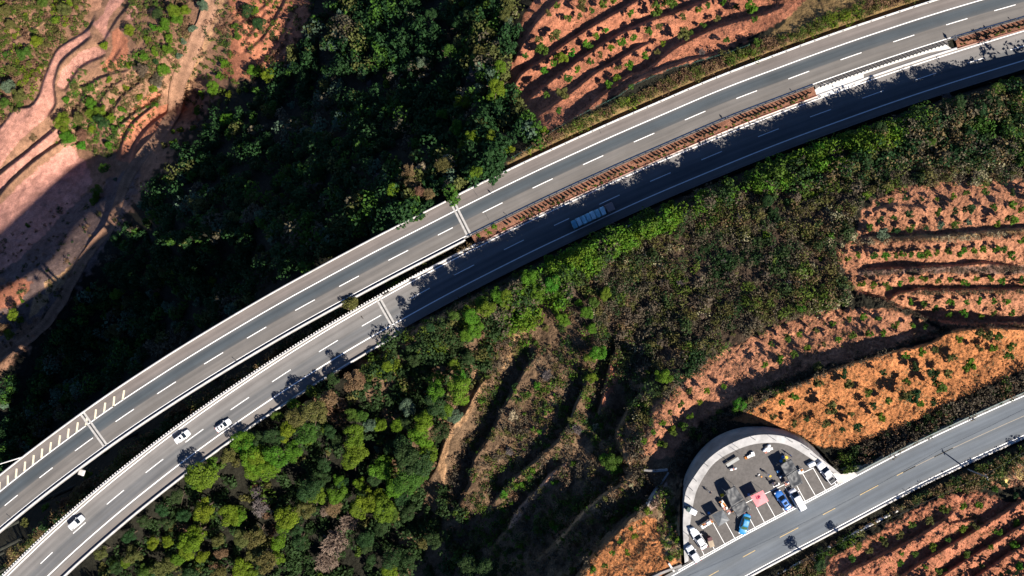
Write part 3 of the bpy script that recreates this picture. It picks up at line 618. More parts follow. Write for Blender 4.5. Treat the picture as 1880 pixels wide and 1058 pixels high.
structure(bar('drain', LC, 0, LC.s[-1], -4.6, -6.1, ZC - .9, ZC - .55, mat('drain_shadow_concrete', (.07, .06, .055))))  # channel coloured dark to stand for the shadow lying in it
structure(bar('kerb', LC, 0, LC.find(1700, 900, ZC), -6.4, -6.75, ZC - .6, ZC + .5, CONC)); structure(bar('kerb', LC, LC.find(1790, 850, ZC), LC.s[-1], -8.2, -8.5, ZC - .6, ZC + 1.0, CONC))
def flat(name, pts, z, m, parent=None, cols=None):
    b = MB(); b.bm.faces.new([b.bm.verts.new((p[0], p[1], z)) for p in pts]); bmesh.ops.recalc_face_normals(b.bm, faces=b.bm.faces)
    for f in b.bm.faces:
        if f.normal.z < 0: f.normal_flip()
    me = bpy.data.meshes.new(name); b.bm.to_mesh(me); b.bm.free(); me.materials.append(m); return link(name, me, parent)
def lay_mat():
    m, nt, b = nmat('lay_by_asphalt', .9); n1 = noise_node(nt, .35, 6, .65); n2 = noise_node(nt, 7, 4, .7); n3 = noise_node(nt, 1.3, 5, .7)
    c = mulc(nt, (.105, .096, .089), mapr(nt, n1.outputs['Fac'], .78, 1.2)); c = mulc(nt, c, mapr(nt, n2.outputs['Fac'], .88, 1.12)); c = mulc(nt, c, mapr(nt, n3.outputs['Fac'], .86, 1.12, .35, .6))
    nt.links.new(c, b.inputs['Base Color']); return m
s0, s1 = LC.find(1262, 1058, ZC), LC.find(1560, 920, ZC)
front = [tuple(p) for p in LC.at(np.arange(s0, s1, 3), 4.3)]
layby = structure(flat('parking_pavement', [U(*p, ZC)[:2] for p in WALL_IN] + front[::-1], ZC + .004, lay_mat()))
structure(flat('walkway_pavement', [U(*p, ZC)[:2] for p in WALL_TOP] + [U(*p, ZC)[:2] for p in WALL_IN[::-1]], ZC + .05, mat('walkway_concrete', (.37, .358, .345), .9, .34, .5)))
structure(flat('apron_pavement', [U(*p, ZC)[:2] for p in P2("1530,868 1545,871 1568,867 1575,873 1560,881 1540,889 1534,880")], ZC + .009, mat('apron_concrete', (.5, .46, .42), .9, .2, .6)))
b = MB()
def pline(a, c, w=.055, z=ZC + .016):
    A = Vector(U(*a, ZC)); B = Vector(U(*c, ZC)); d = (B - A).normalized(); n = Vector((-d.y, d.x, 0)) * w
    b.quad(*[(p.x, p.y, z) for p in (A - n, B - n, B + n, A + n)])
for s in ("240,985 205,912", "312,948 290,905", "385,912 295,750", "457,877 378,735", "595,802 548,715", "662,765 598,645", "735,725 668,605", "803,690 765,625", "878,655 800,510", "943,615 870,480", "1015,578 915,405", "1085,540 993,375", "1155,500 1120,430"): pline(*zp(s))
for s in ("655,557 803,487", "905,418 998,374", "520,622 580,590"): pline(*zp(s), w=.06)
b.build('bay_lines', WHITE, layby)
strip('front_line', LC, LC.find(1259, 1060, ZC), LC.find(1556, 900, ZC), [4.42, 4.28], ZC + .02, WHITE, parent=layby)
# retaining wall under the curved walkway
b = MB(); T = [Vector(U(*p, ZC + .03)) for p in WALL_TOP]; Bm = [Vector(U(*p, 30.5)) for p in WALL_BASE]
for i in range(len(T) - 1):
    b.quad(T[i], T[i + 1], Bm[i + 1], Bm[i]); b.quad(Bm[i], Bm[i + 1], Bm[i + 1] + Vector((.8, -.8, -5)), Bm[i] + Vector((.8, -.8, -5)))
bmesh.ops.remove_doubles(b.bm, verts=b.bm.verts, dist=.001)
t = thing('retaining_wall', 'tall curved concrete retaining wall below the rounded edge of the lay-by', 'retaining wall', tuple(T[len(T) // 2])); inv = Matrix.Translation(-Vector(t.location))
o = b.build('wall_face', mat('stained_wall_concrete', (.22, .205, .19), .9, .35, .35, bmp=.3), t); o.matrix_parent_inverse = inv
b = MB()
for i in range(0, len(T) - 1, 3):
    d = (T[i + 1] - T[i]).normalized(); b.quad(T[i] + Vector((0, 0, .012)), T[i] + d * .16 + Vector((0, 0, .012)), Bm[i] + d * .16 + Vector((0, 0, .06)), Bm[i] + Vector((0, 0, .06)))
# slim posts along the wall top
me = MB().tube((0, 0, 0), (0, 0, 1.25), .06, .05).box((0, 0, 1.25), (.14, .14, .08)).mesh('post', DARKM)
b.bm.free()
for s in ("250,352", "172,455", "128,580", "578,172", "832,186", "945,240", "118,835", "168,660", "1010,302", "1062,352", "145,520"):
    (u, v), = zp(s); o = link('bollard', me, None, U(u, v, ZC + .05)); tag(o, 'slim dark steel post on the pale walkway along the curved retaining wall', 'bollard', 'steel posts along the lay-by wall')
# two-legged boards on the walkway
for (u, v), lb in zip(Z(1300, 770, P2("272,640 466,525 456,442 1035,305"), 8.814), ('dark two-legged board on the walkway edge, westernmost of the four', 'dark two-legged board on the walkway edge, lower one of the close pair', 'dark two-legged board on the walkway, upper one of the close pair', 'dark two-legged board on the walkway at the top of the curve')):
    t = thing('notice_board', lb, 'notice board', U(u, v, ZC + .05), math.radians(55)); MB().box((0, 0, 1.3), (.06, .75, .55)).build('board', DARKM, t)
    for sg in (-1, 1): MB().tube((0, .3 * sg, 0), (0, .3 * sg, 1.3), .035).build('leg', DARKM, t)
# low concrete walls on the slope
def wall_run(pts, h, th, label, m=CONC, z=None):
    P = [spot(u, v, h) for u, v in pts]; P = [Vector((float(a), float(b_), float(c) if z is None else z)) for a, b_, c in P]
    b = MB(); R = []
    for i, p in enumerate(P):
        d = (P[min(i + 1, len(P) - 1)] - P[max(i - 1, 0)]); d.z = 0; d.normalize(); n = Vector((-d.y, d.x, 0)) * th / 2
        R.append([p - n - Vector((0, 0, 1)), p + n - Vector((0, 0, 1)), p + n + Vector((0, 0, h)), p - n + Vector((0, 0, h))])
    b.loft(R); c = P[0].copy(); o = b.build('concrete_wall', m); o.data.transform(Matrix.Translation(-c)); o.location = c; tag(o, label, 'wall'); return o
wall_run(zb("770,487 830,492 900,486"), .8, .45, 'short level concrete wall on the slope beside the curved retaining wall', CONCD)
wall_run(zb("905,500 850,580 792,680"), .8, .35, 'slanting low concrete wall running down the rubble slope left of the lay-by', CONCD)
wall_run(z7("615,228 680,195 745,168"), .9, .35, 'short pale concrete wall end above the shaded lower carriageway near the truck', CONC)
wall_run(z4("1040,540 1080,525 1115,515"), 1.0, .4, 'small concrete culvert wall in the bushes below the crossover fence', CONC)
wall_run(zb("905,990 935,1035"), .5, .4, 'stub of pale concrete wall beside hillside road at the foot of the orange field', CONC)
wall_run(zb("975,1000 860,1045 800,1075"), .6, .5, 'low dark stone wall at the edge of the orange field by the hillside road', CONCD)
# utility pole with one cable
pb = Vector(U(1774, 861, ZC - .2)); t = thing('utility_pole', 'grey concrete utility pole at the roadside drain with a crossarm', 'utility pole', tuple(pb), LC.dirn(LC.find(1774, 861, ZC)))
MB().tube((0, 0, -1), (0, 0, 6.6), .17, .11, 12).build('pole', CONCD, t); MB().box((0, 0, 6.2), (.1, 1.5, .12)).build('crossarm', DARKM, t)
for y in (-.6, .6): MB().tube((0, y, 6.26), (0, y, 6.5), .06, .04).build('insulator', CONCW, t)
def cable(a, c, sag, label):
    pts = [Vector(a).lerp(Vector(c), k / 24) - Vector((0, 0, sag * (1 - (2 * k / 24 - 1) ** 2))) for k in range(25)]; b = MB()
    for p, q in zip(pts[:-1], pts[1:]): b.tube(p, q, .022, n=5)
    o = b.build('overhead_cable', DARKM); tag(o, label, 'cable')
tp = pb + Vector((0, 0, 6.45)); dC = LC.dirn(LC.find(1774, 861, ZC)); e = Vector((math.cos(dC), math.sin(dC), 0)); nn = Vector((-e.y, e.x, 0))
cable(tp + nn * .6, tp + nn * .6 - e * 62 + Vector((-2, -2.5, 0)), 1.2, 'thin overhead cable running down the road from the concrete utility pole')
cable(tp + nn * .6, tp + nn * .6 + e * 45 + Vector((0, 2.5, 0)), .8, 'thin overhead cable running uphill from the utility pole past the yellow dry patch')
# green mesh fence above the top terraces
fp = Z(920, 0, P2("55,850 150,800 280,705 355,658 430,618 520,570 640,512 720,455 800,420 900,375 1000,345 1120,312 1230,280 1340,240 1430,195")); FP = [Vector([float(k) for k in spot(u, v, 1.3)]) for u, v in fp]
t = thing('wire_fence', 'teal green wire mesh fence between the terraces and the shrubby road verge', 'fence', tuple(FP[5])); inv = Matrix.Translation(-Vector(t.location)); TEAL = mat('green_painted_wire', (.06, .15, .12), .6)
me = MB().box((0, 0, .7), (.10, .10, 1.6)).mesh('post', TEAL); Q = []
for a, c in zip(FP[:-1], FP[1:]):
    k = max(1, int((c - a).length / 3.0))
    for i in range(k):
        p = a.lerp(c, i / k); p.z = float(gz(np.array(p.x), np.array(p.y))); Q.append(p)
for p in Q: o = link('post', me, t); o.matrix_parent_inverse = inv; o.location = p
b = MB()
for a, c in zip(Q[:-1], Q[1:]):
    for h in (.2, .5, .8, 1.1, 1.35): b.tube(a + Vector((0, 0, h)), c + Vector((0, 0, h)), .006, n=4)
o = b.build('wire_mesh', TEAL, t); o.matrix_parent_inverse = inv
# roadside fence of the hillside road bend
t = thing('guard_rail', 'thin green guard rail along the brushy bank of the hillside road bend', 'guard rail', (*LC.at(LC.find(1700, 810, ZC), 4.9), ZC)); inv = Matrix.Translation(-Vector(t.location))
sa, sb_ = LC.find(1578, 880, ZC), LC.find(2050, 695, ZC)
o = bar('beam', LC, sa, sb_, 4.82, 4.9, ZC + .35, ZC + .62, mat('pale_green_rail', (.28, .36, .31), .5)); o.parent = t; o.matrix_parent_inverse = inv
me = MB().box((0, 0, .2), (.1, .1, .95)).mesh('post', DARKM)
for s in np.arange(sa, sb_, max(2.5, (sb_ - sa) / 97)): o = link('post', me, t); o.matrix_parent_inverse = inv; o.location = (*LC.at(s, 4.95), ZC)
# dirt track through the valley
tr = crom(P2("400,-30 392,0 376,45 352,98 338,150 322,205 290,255 258,295 234,335 215,388 200,422 170,456 146,490 112,556 70,608 0,656 -60,690"), 8)
tx, ty, tz = spot(*np.array(tr).T); TL_ = Line(np.stack([tx, ty], 1)); q = np.arange(0, TL_.s[-1], .8); V = []; k = 7
for o_ in np.linspace(1, -1, k):
    hw = np.clip(3.6 - q / 90, 2.0, 3.6); p = TL_.at(q, 0) * 1.0; nn_ = np.stack([np.interp(q, TL_.s, TL_.n[:, 0]), np.interp(q, TL_.s, TL_.n[:, 1])], 1); p = p + nn_ * (o_ * hw + .5 * fbm(q / 6, q * 0 + o_, 2, 3))[:, None]; V.append(np.c_[p, gz(p[:, 0], p[:, 1])])
V = np.array(V); zm_ = V[:, :, 2].max(0) + .10
for i in range(len(zm_)): pass
ker = np.ones(9) / 9; zs = np.convolve(np.pad(zm_, 4, mode='edge'), ker, 'valid'); V[:, :, 2] = np.maximum(.35 * V[:, :, 2] + .65 * zs[None], V[:, :, 2] + .05)
V = V.reshape(-1, 3); n = len(q); ix = np.arange(n * k).reshape(k, n); Fq = np.stack([ix[:-1, :-1], ix[1:, :-1], ix[1:, 1:], ix[:-1, 1:]], -1).reshape(-1, 4)
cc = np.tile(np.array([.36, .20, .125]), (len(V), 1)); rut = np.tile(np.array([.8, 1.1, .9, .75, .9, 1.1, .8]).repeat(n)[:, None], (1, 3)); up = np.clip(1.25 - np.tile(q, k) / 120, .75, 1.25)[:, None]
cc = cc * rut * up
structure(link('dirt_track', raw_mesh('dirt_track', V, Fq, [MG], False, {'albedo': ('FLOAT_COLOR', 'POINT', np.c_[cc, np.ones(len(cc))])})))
# ================================================================== vegetation
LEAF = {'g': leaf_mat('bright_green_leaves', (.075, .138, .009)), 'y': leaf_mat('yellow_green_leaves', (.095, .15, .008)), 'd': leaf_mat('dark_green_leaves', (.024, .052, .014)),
        'm': leaf_mat('mid_green_leaves', (.055, .10, .012)), 'o': leaf_mat('olive_leaves', (.095, .095, .025)), 'b': leaf_mat('blue_grey_leaves', (.085, .125, .075)), 'p': leaf_mat('pale_seed_heads', (.33, .29, .17)),
        'n': leaf_mat('dry_brown_leaves', (.15, .092, .048)), 'v': leaf_mat('vivid_green_leaves', (.062, .155, .010)), 'c': leaf_mat('dark_conifer_leaves', (.020, .028, .016), .02, .1), 'k': leaf_mat('grey_dry_twigs', (.082, .066, .042), .02, .1)}
WORDS = {'g': 'bright green', 'y': 'yellow green', 'd': 'dark green', 'm': 'mid green', 'o': 'olive', 'b': 'blue grey', 'p': 'pale flowering', 'n': 'dry brown', 'v': 'vivid green', 'w': 'bare', 'k': 'grey dry'}
BARK = mat('bark', (.12, .085, .06), .95, .3, 4); TWIG = mat('bare_grey_wood', (.15, .125, .118), .9, .25, 2); TWIGT = mat('bare_tan_wood', (.21, .15, .112), .9, .25, 2)

def leaf_quads(C, N, S, r):
    """leaf faces centred at C with normals N and half-sizes S"""
    n = len(C); N = N / (np.linalg.norm(N, axis=1)[:, None] + 1e-9)
    a = np.cross(N, r.normal(size=(n, 3))); a /= np.linalg.norm(a, axis=1)[:, None] + 1e-9; b = np.cross(N, a)
    a = a * S[:, None]; b = b * (S * r.uniform(.45, .8, n))[:, None]
    V = np.stack([C - a, C - b * 1.0 + a * .1, C + a, C + b], 1).reshape(-1, 3)
    return V
def cloud(r, lobes, n, size, up=.22, rnd=.42, low=-.35):
    """leaf faces on the outsides of a set of lobes (x,y,z,radius)"""
    L = np.array(lobes); wts = L[:, 3] ** 2; ch = r.choice(len(L), n, p=wts / wts.sum())
    d = r.normal(size=(n, 3)); d[:, 2] = np.where(d[:, 2] < low, -d[:, 2], d[:, 2]); d /= np.linalg.norm(d, axis=1)[:, None]
    rad = L[ch, 3] * r.uniform(.72, 1.06, n)
    C = L[ch, :3] + d * rad[:, None]
    # drop leaves deep inside other lobes
    keep = np.ones(n, bool)
    for x, y, z, q in L: keep &= ((C - (x, y, z)) ** 2).sum(1) > (q * .66) ** 2
    C, d, ch = C[keep], d[keep], ch[keep]; n = len(C)
    N = d + rnd * r.normal(size=(n, 3)) + np.array([0, 0, up])
    S = size * r.uniform(.6, 1.35, n)
    lt = r.uniform(.3, .7, len(L)); T = np.clip(lt[ch] + .38 * (r.random(n) - .5), 0, 1)
    return leaf_quads(C, N, S, r), np.repeat(T, 4)
def leaf_mesh(name, V, T, m):
    return raw_mesh(name, V, np.arange(len(V)).reshape(-1, 4), [m], False, {'tint': ('FLOAT', 'POINT', T)})
def broad_lobes(r, k, flat=.75):
    o = [(0, 0, .1, .5)]
    for i in range(k):
        a = r.uniform(0, 2 * math.pi); q = math.sqrt(r.uniform(.08, 1)) * .68
        o.append((q * math.cos(a), q * math.sin(a), (r.uniform(-.25, .55) + .25 * (1 - q)) * flat, r.uniform(.2, .38)))
    return o
CROWN = [leaf_mesh('crown', *cloud(np.random.default_rng(50 + i), broad_lobes(np.random.default_rng(90 + i), 15 + 2 * (i % 4)), 3600, .052), LEAF['g']) for i in range(7)]
CROWN += [leaf_mesh('crown', *cloud(np.random.default_rng(70 + i), [(0, 0, .5, .36), (0, 0, 0, .6)] + broad_lobes(np.random.default_rng(120 + i), 9, 1.2), 2600, .064, .5, .9), LEAF['g']) for i in range(3)]
def trunk_mesh(seed):
    r = random.Random(seed); b = MB(); top = Vector((r.uniform(-.1, .1), r.uniform(-.1, .1), 1.0)); b.tube((0, 0, -.15), top * .6, .055, .04, 8).tube(top * .6, top * 1.15, .04, .018, 7)
    for i in range(6):
        a = 2 * math.pi * i / 6 + r.uniform(-.4, .4); s = top * r.uniform(.5, .85); e = s + Vector((math.cos(a) * r.uniform(.3, .5), math.sin(a) * r.uniform(.3, .5), r.uniform(.15, .4)))
        b.tube(s, e, .024, .008, 6)
    return b.mesh('trunk', BARK)
TRUNK = [trunk_mesh(i) for i in range(3)]
def bare_mesh(seed, m, spread=1.0):
    r = random.Random(seed); b = MB()
    def br(p, d, l, rad, lev):
        e = p + d * l; b.tube(p, e, rad, rad * .65, 5 if lev < 2 else 3)
        if lev >= 4: return
        for i in range((10, 6, 5, 3)[lev]):
            if lev == 0:
                a = 2 * math.pi * i / 10 + r.uniform(-.3, .3); q = r.uniform(.15, 1.3); n = Vector((math.cos(a) * math.cos(q), math.sin(a) * math.cos(q), math.sin(q)))
                br(p.lerp(e, r.uniform(.6, 1)), n, l * r.uniform(.6, .85), rad * .62, 1); continue
            n = (d * .8 + Vector((r.gauss(0, 1), r.gauss(0, 1), r.gauss(.25, .6))) * .5 * spread).normalized()
            br(p.lerp(e, r.uniform(.45, 1)), n, l * r.uniform(.55, .8), rad * .62, lev + 1)
    br(Vector((0, 0, -.1)), Vector((0, 0, 1)), .42, .065, 0); return b.mesh('branches', m)
BARE = [bare_mesh(3, TWIG), bare_mesh(5, TWIGT, 1.1), bare_mesh(8, TWIG, 1.15)]

# region words for labels, tested in order (polygon in pixels, phrase)
REG = [
 ([(880, 300), (1010, 240), (1240, 130), (1560, 0), (1740, -20), (1400, 115), (1090, 238), (930, 320)], 'on the dry verge above the upper carriageway'),
 ([(0, -20), (170, -20), (170, 60), (110, 100), (70, 190), (0, 230)], 'on the bank beyond the pale pink terraces'),
 ([(230, -20), (400, -20), (340, 110), (325, 200), (250, 150), (225, 60)], 'between pink terraces and upper dirt track'),
 ([(90, 130), (240, 90), (330, 150), (330, 190), (200, 300), (60, 300)], 'among the small curved terraces'),
 ([(340, 100), (400, -20), (560, -20), (520, 150), (440, 240), (340, 260)], 'by red earth strips right of the dirt track'),
 ([(-20, 230), (330, 190), (340, 260), (240, 340), (140, 520), (60, 620), (-20, 660)], 'beside the dirt track in the valley shade'),
 ([(880, -20), (980, -20), (930, 200), (1000, 260), (900, 330), (820, 250), (860, 100)], 'where the wood meets the red terraces'),
 ([(560, -20), (880, -20), (860, 120), (620, 150), (520, 130)], 'in the wood at the top of the slope'),
 ([(330, 180), (620, 150), (620, 290), (330, 300)], 'in the dark wood right of the track'),
 ([(620, 150), (860, 120), (830, 290), (620, 300)], 'in the middle of the dark wood'),
 ([(600, 290), (910, 280), (900, 330), (820, 370), (600, 470)], 'just above the upper viaduct and its abutment'),
 ([(100, 430), (400, 430), (480, 540), (200, 710), (60, 700)], 'deep in the valley below the upper viaduct'),
 ([(0, 280), (620, 290), (600, 470), (300, 650), (0, 850)], 'in the shaded valley wood'),
 ([(-40, 1100), (0, 960), (400, 700), (700, 520), (860, 440), (880, 470), (690, 560), (450, 700), (250, 840), (0, 1060)], 'between the two viaducts'),
 ([(330, 860), (480, 770), (620, 690), (660, 720), (600, 800), (480, 880), (400, 910)], 'hugging the parapet of the lower viaduct'),
 ([(620, 690), (740, 620), (860, 560), (960, 520), (940, 600), (870, 690), (760, 720)], 'on the shaded bank below the lower carriageway'),
 ([(60, 1100), (330, 860), (420, 900), (420, 1100)], 'in the lower corner wood'),
 ([(420, 880), (600, 800), (620, 900), (620, 1100), (420, 1100)], 'in the wood around the large bare trees'),
 ([(600, 700), (760, 690), (880, 680), (820, 850), (760, 940), (620, 950)], 'in the dense wood on the round spur'),
 ([(620, 940), (900, 880), (920, 1100), (620, 1100)], 'in the dark hollow below the spur'),
 ([(840, 480), (1010, 460), (1080, 480), (1000, 600), (880, 700), (840, 640)], 'on the green rim of the lower carriageway'),
 ([(980, 540), (1180, 480), (1180, 700), (1100, 800), (980, 760)], 'in the gully below the brown scrub'),
 ([(860, 660), (1010, 560), (1100, 800), (1000, 1100), (840, 1100)], 'on the eroded steps west of the lay-by'),
 ([(1000, 700), (1240, 600), (1260, 1100), (980, 1100)], 'on the slope left of the curved wall'),
 ([(1240, 640), (1560, 560), (1560, 870), (1340, 780), (1260, 830)], 'above the curved lay-by wall'),
 ([(1380, 870), (1900, 700), (1900, 1100), (1380, 1100)], 'on the bank of the hillside road'),
 ([(1480, 150), (1900, 100), (1900, 350), (1560, 350)], 'in the dark thicket below the crossover fence'),
 ([(1000, 350), (1600, 200), (1560, 620), (1000, 560)], 'in the brown scrub below the lower carriageway'),
]
def region(u, v):
    for poly, ph in REG:
        if inside(poly, np.array([u]), np.array([v]))[0]: return ph
    return 'on the hillside'
NPLANT = {'tree': 0, 'shrub': 0, 'bare': 0}
LAB = []      # (object, label, group) finished at the end
def plant_label(o, base, cat, reg): LAB.append((o, base, cat, reg))
def in_deck(x, y, top):
    (oa, sa), (ob, sb) = LA.offs(x, y), LB.offs(x, y)
    return (top > -3.2) and ((-6.6 < oa[0] < 8.4) or (-8.0 < ob[0] < 6))
def tree(u, v, R, kind, force=False, hk=None):
    """broadleaf tree whose crown (radius R metres) is seen centred at pixel u,v"""
    r = random.Random(int(u * 31 + v * 17)); hk = hk or r.uniform(1.15, 1.5)
    h = max(1.6, R * hk); x, y, z = (float(k) for k in spot(u, v, h))
    if in_deck(x, y, z + h + R * .7) and not force: return None
    i = NPLANT['tree']; NPLANT['tree'] += 1
    t = bpy.data.objects.new('broadleaf_tree', None); COL.objects.link(t); t.location = (x, y, z); t.rotation_euler.z = r.uniform(0, 6.28)
    tk = link('trunk', TRUNK[i % 3], t); tk.scale = (h, h, h)
    c = link('crown', CROWN[r.choice((0, 1, 2, 3, 4, 5, 6) if kind in 'gydmv' else (2, 5, 7, 8, 9))], t); c.location = (0, 0, h); c.scale = (R * r.uniform(.9, 1.1), R * r.uniform(.9, 1.1), R * r.uniform(.8, 1.05))
    c.material_slots[0].link = 'OBJECT'; c.material_slots[0].material = LEAF[kind]
    sz = 'small ' if R < 1.9 else ('large ' if R > 3.3 else 'medium ')
    plant_label(t, sz + WORDS[kind] + ' tree', 'tree', region(u, v)); return t
def bare(u, v, R, k=0):
    x, y, z = (float(q) for q in spot(u, v, R * .9)); r = random.Random(int(u + v)); 
    t = bpy.data.objects.new('bare_tree', None); COL.objects.link(t); t.location = (x, y, z); t.rotation_euler.z = r.uniform(0, 6.28)
    o = link('branches', BARE[k % 3], t); s = R * 1.25; o.scale = (s, s, s * .9)
    plant_label(t, ('large ' if R > 3.5 else 'medium ' if R > 2.2 else 'small ') + ('tan' if k == 1 else 'grey') + ' leafless tree', 'bare tree', region(u, v)); return t
SHRUB = [leaf_mesh('shrub', *cloud(np.random.default_rng(200 + i), [(0, 0, .3, .5)] + [(np.random.default_rng(i * 9 + k).uniform(-.55, .55), np.random.default_rng(i * 7 + k + 90).uniform(-.55, .55), .35 + .1 * (k % 3), .34) for k in range(6)], 420, .13, .4, .8, -.1), LEAF['g']) for i in range(5)]
def shrub(u, v, R, kind):
    x, y, z = (float(q) for q in spot(u, v, R * .5))
    r = random.Random(int(u * 13 + v * 7)); i = NPLANT['shrub']; NPLANT['shrub'] += 1
    o = link('shrub', SHRUB[i % 5], None, (x, y, z)); o.rotation_euler.z = r.uniform(0, 6.28); o.scale = (R, R, R * r.uniform(.8, 1.2))
    o.material_slots[0].link = 'OBJECT'; o.material_slots[0].material = LEAF[kind]
    plant_label(o, ('low ' if R < .9 else 'broad ' if R > 1.5 else 'rounded ') + WORDS[kind] + ' shrub-sized plant', 'shrub', region(u, v)); return o
# ---- the crowns one can pick out in the photograph: "x,y,r,kind" in enlarged pixels (r too), one list per enlargement
def items(ox, oy, s):
    for t in s.split():
        a, b_, c, k = t.split(','); yield ox + float(a) / 2.9396, oy + float(b_) / 2.9396, float(c) / 2.9396, k
PLAN = []; REST = []
def plant(ox, oy, s, rise=1.0, grow=1.0):
    for u, v, rp, k in items(ox, oy, s):
        rp *= grow
        z = float(zpx(np.array(u), np.array(v))); R = rp * (H - z) / F
        if float(sdist(PLAT, np.array([u]), np.array([v]))[0]) > -rp * .55: continue
        if k in 'wW': bare(u, v, R * 1.05, 0 if k == 'w' else 1)
        else: PLAN.append((rp, u, v, R, k, rise * (1.1 + .35 * random.Random(int(u * 3 + v)).random())))
# forest south of the lower viaduct
plant(460, 698, "350,170,62,o 250,195,55,o 200,280,45,y 305,285,55,m 130,300,50,d 60,330,45,d 150,400,60,g 235,375,50,g 45,430,60,y 100,485,55,y 20,480,50,y 560,300,55,g 570,380,62,g 540,430,55,g 548,190,36,m 602,200,36,m 705,240,38,y 790,245,40,y 850,150,42,b 912,130,28,y 860,240,42,d 945,215,58,y 925,300,60,y 1000,50,55,g 1135,50,62,v 1010,140,60,d 1060,165,45,g 1030,280,52,d 690,380,28,b 752,360,36,d 830,350,60,d 860,420,70,d 905,440,75,d 960,400,58,g 840,540,70,m 900,510,50,m 780,580,55,g 710,480,58,g 680,520,45,d 730,440,40,g 478,540,36,g 470,612,46,g 590,560,36,y 640,650,60,y 690,640,50,y 590,690,52,g 730,690,58,g 760,720,40,m 330,590,62,d 355,620,50,g 300,700,46,o 200,735,58,y 180,780,40,g 160,870,42,y 140,960,40,y 95,975,55,o 30,850,52,o 40,900,40,o 422,380,26,o 770,700,36,m 990,860,45,d 930,870,36,o 620,850,46,d 640,900,36,d 660,960,32,d 750,1030,45,y 770,960,55,d 1180,1000,55,d 1280,1020,55,d 450,690,40,n 580,740,30,n 430,100,50,n 560,10,55,n 640,240,40,b 1100,190,40,b 60,240,34,b 0,290,34,b 430,280,36,d 470,330,36,d 400,450,40,d 500,560,30,d 380,530,45,d 260,860,40,d 250,810,34,d 540,800,40,d 820,640,40,d 850,720,45,d 700,800,40,d 560,920,40,d 850,960,40,d", 1.4, 1.26)
plant(0, 698, "1090,500,80,g 1060,540,40,g 1140,460,40,g 1320,330,55,g 1350,360,50,v 1385,420,62,y 1410,360,45,g 1230,410,46,o 1110,690,58,y 1090,720,40,y 1240,730,52,y 1300,740,36,y 1040,870,66,y 1060,830,50,y 1010,910,46,y 830,880,36,y 905,870,30,y 720,940,44,o 690,980,34,g 870,1010,52,o 920,985,42,o 1100,950,34,y 1310,850,44,o 1390,830,44,o 550,930,32,o 480,515,28,g 1200,930,38,n 1180,860,34,o 960,960,36,g 790,1030,40,m 1030,1040,40,d 1190,1040,44,o 1300,1010,44,y 1360,940,40,o 1350,1040,40,y 470,570,40,n 420,610,38,n 360,660,32,n 240,690,28,g 60,930,28,n 140,770,26,o 990,160,40,n 930,190,34,n 800,310,34,n 320,150,28,n 570,390,28,o 840,1050,38,d 640,1010,34,d 960,630,40,d 880,690,36,d 900,770,36,d 1000,730,34,d 780,760,34,d 700,840,36,d", 1.3, 1.25)
plant(460, 350, "420,1025,56,o 740,945,42,y 700,980,34,g 1000,1020,52,g 1040,870,34,g 960,708,26,g 1035,735,20,g 840,790,20,g 1190,680,50,v 1170,640,34,g 1220,740,58,v 1160,780,40,g 1270,640,58,g 1250,600,44,g 1330,560,48,g 1370,620,40,g 1130,1000,52,v 1100,940,40,g 1180,900,40,d 880,920,42,d 640,890,34,m 590,1010,44,n 660,1000,34,o 900,960,34,d 780,880,34,d 940,820,34,d", 1.15)
tree(1505, 1037, 1.35, 'd', hk=3.0); tree(1574, 1002, 1.25, 'm', hk=3.0)
t_ = tree(*Z(460, 350, [(545, 612)])[0], 2.9, 'o', True, 3.4)
plant(920, 350, "130,430,62,v 160,470,60,v 200,540,56,g 270,510,58,v 110,540,48,g 300,560,40,g 335,700,44,v 520,870,56,v 480,900,40,g 490,745,36,g 462,660,42,g 500,600,36,m 560,560,42,g 480,540,34,m 870,1000,58,v 490,1010,36,g 420,600,32,g 60,620,40,g 20,560,40,v 10,680,36,v 40,700,30,g 240,740,26,o 190,820,24,m 420,960,16,y 470,1000,34,d", .8)
# valley side and far terraces
plant(0, 0, "850,80,40,d 900,130,36,g 945,60,45,g 960,105,36,g 1000,60,38,y 1040,155,32,b 1100,30,36,b 830,150,30,g 870,160,28,g 800,210,30,y 910,210,34,g 780,300,34,g 832,280,34,g 910,270,36,g 962,300,30,b 885,380,40,v 990,230,26,b 700,170,36,y 500,560,40,g 490,620,36,g 545,600,36,g 550,660,44,d 350,660,52,g 370,740,48,g 440,790,34,v 400,470,30,o 355,545,30,g 585,780,34,g 570,910,36,g 525,1030,38,g 940,780,34,g 980,702,28,y 1003,780,28,g 890,785,26,o 933,715,20,y 1040,690,24,y 1235,650,46,g 1240,720,34,g 1062,600,34,g 1150,480,44,y 1215,340,34,y 1228,510,28,y 1088,510,28,y 1372,380,42,v 1280,200,34,m 45,470,48,b 130,290,42,m 200,230,38,y 55,380,34,o 300,105,34,y 60,130,36,o 150,350,30,o 25,560,36,m 105,560,36,m 355,60,40,o 1190,410,30,y 430,640,40,o 620,490,28,o 600,545,24,g 680,480,28,y 750,520,26,y 690,350,30,g 590,430,24,y 460,480,26,o 450,730,40,n 180,745,28,n 620,700,30,m 600,640,36,g 500,700,30,y 110,520,40,o 170,440,34,n 40,300,34,m 30,60,40,o 240,20,40,m 370,20,34,y 1340,60,40,d 1400,130,40,d 1380,60,30,g 1270,140,26,m 1085,740,20,g 1125,740,16,g 1370,745,14,g 1385,830,20,g 620,970,14,b 1330,490,20,g 1395,560,40,d 830,480,34,y 850,430,44,k 770,380,44,k 970,470,28,b 660,590,28,g 560,250,30,y 840,330,26,d", .8)
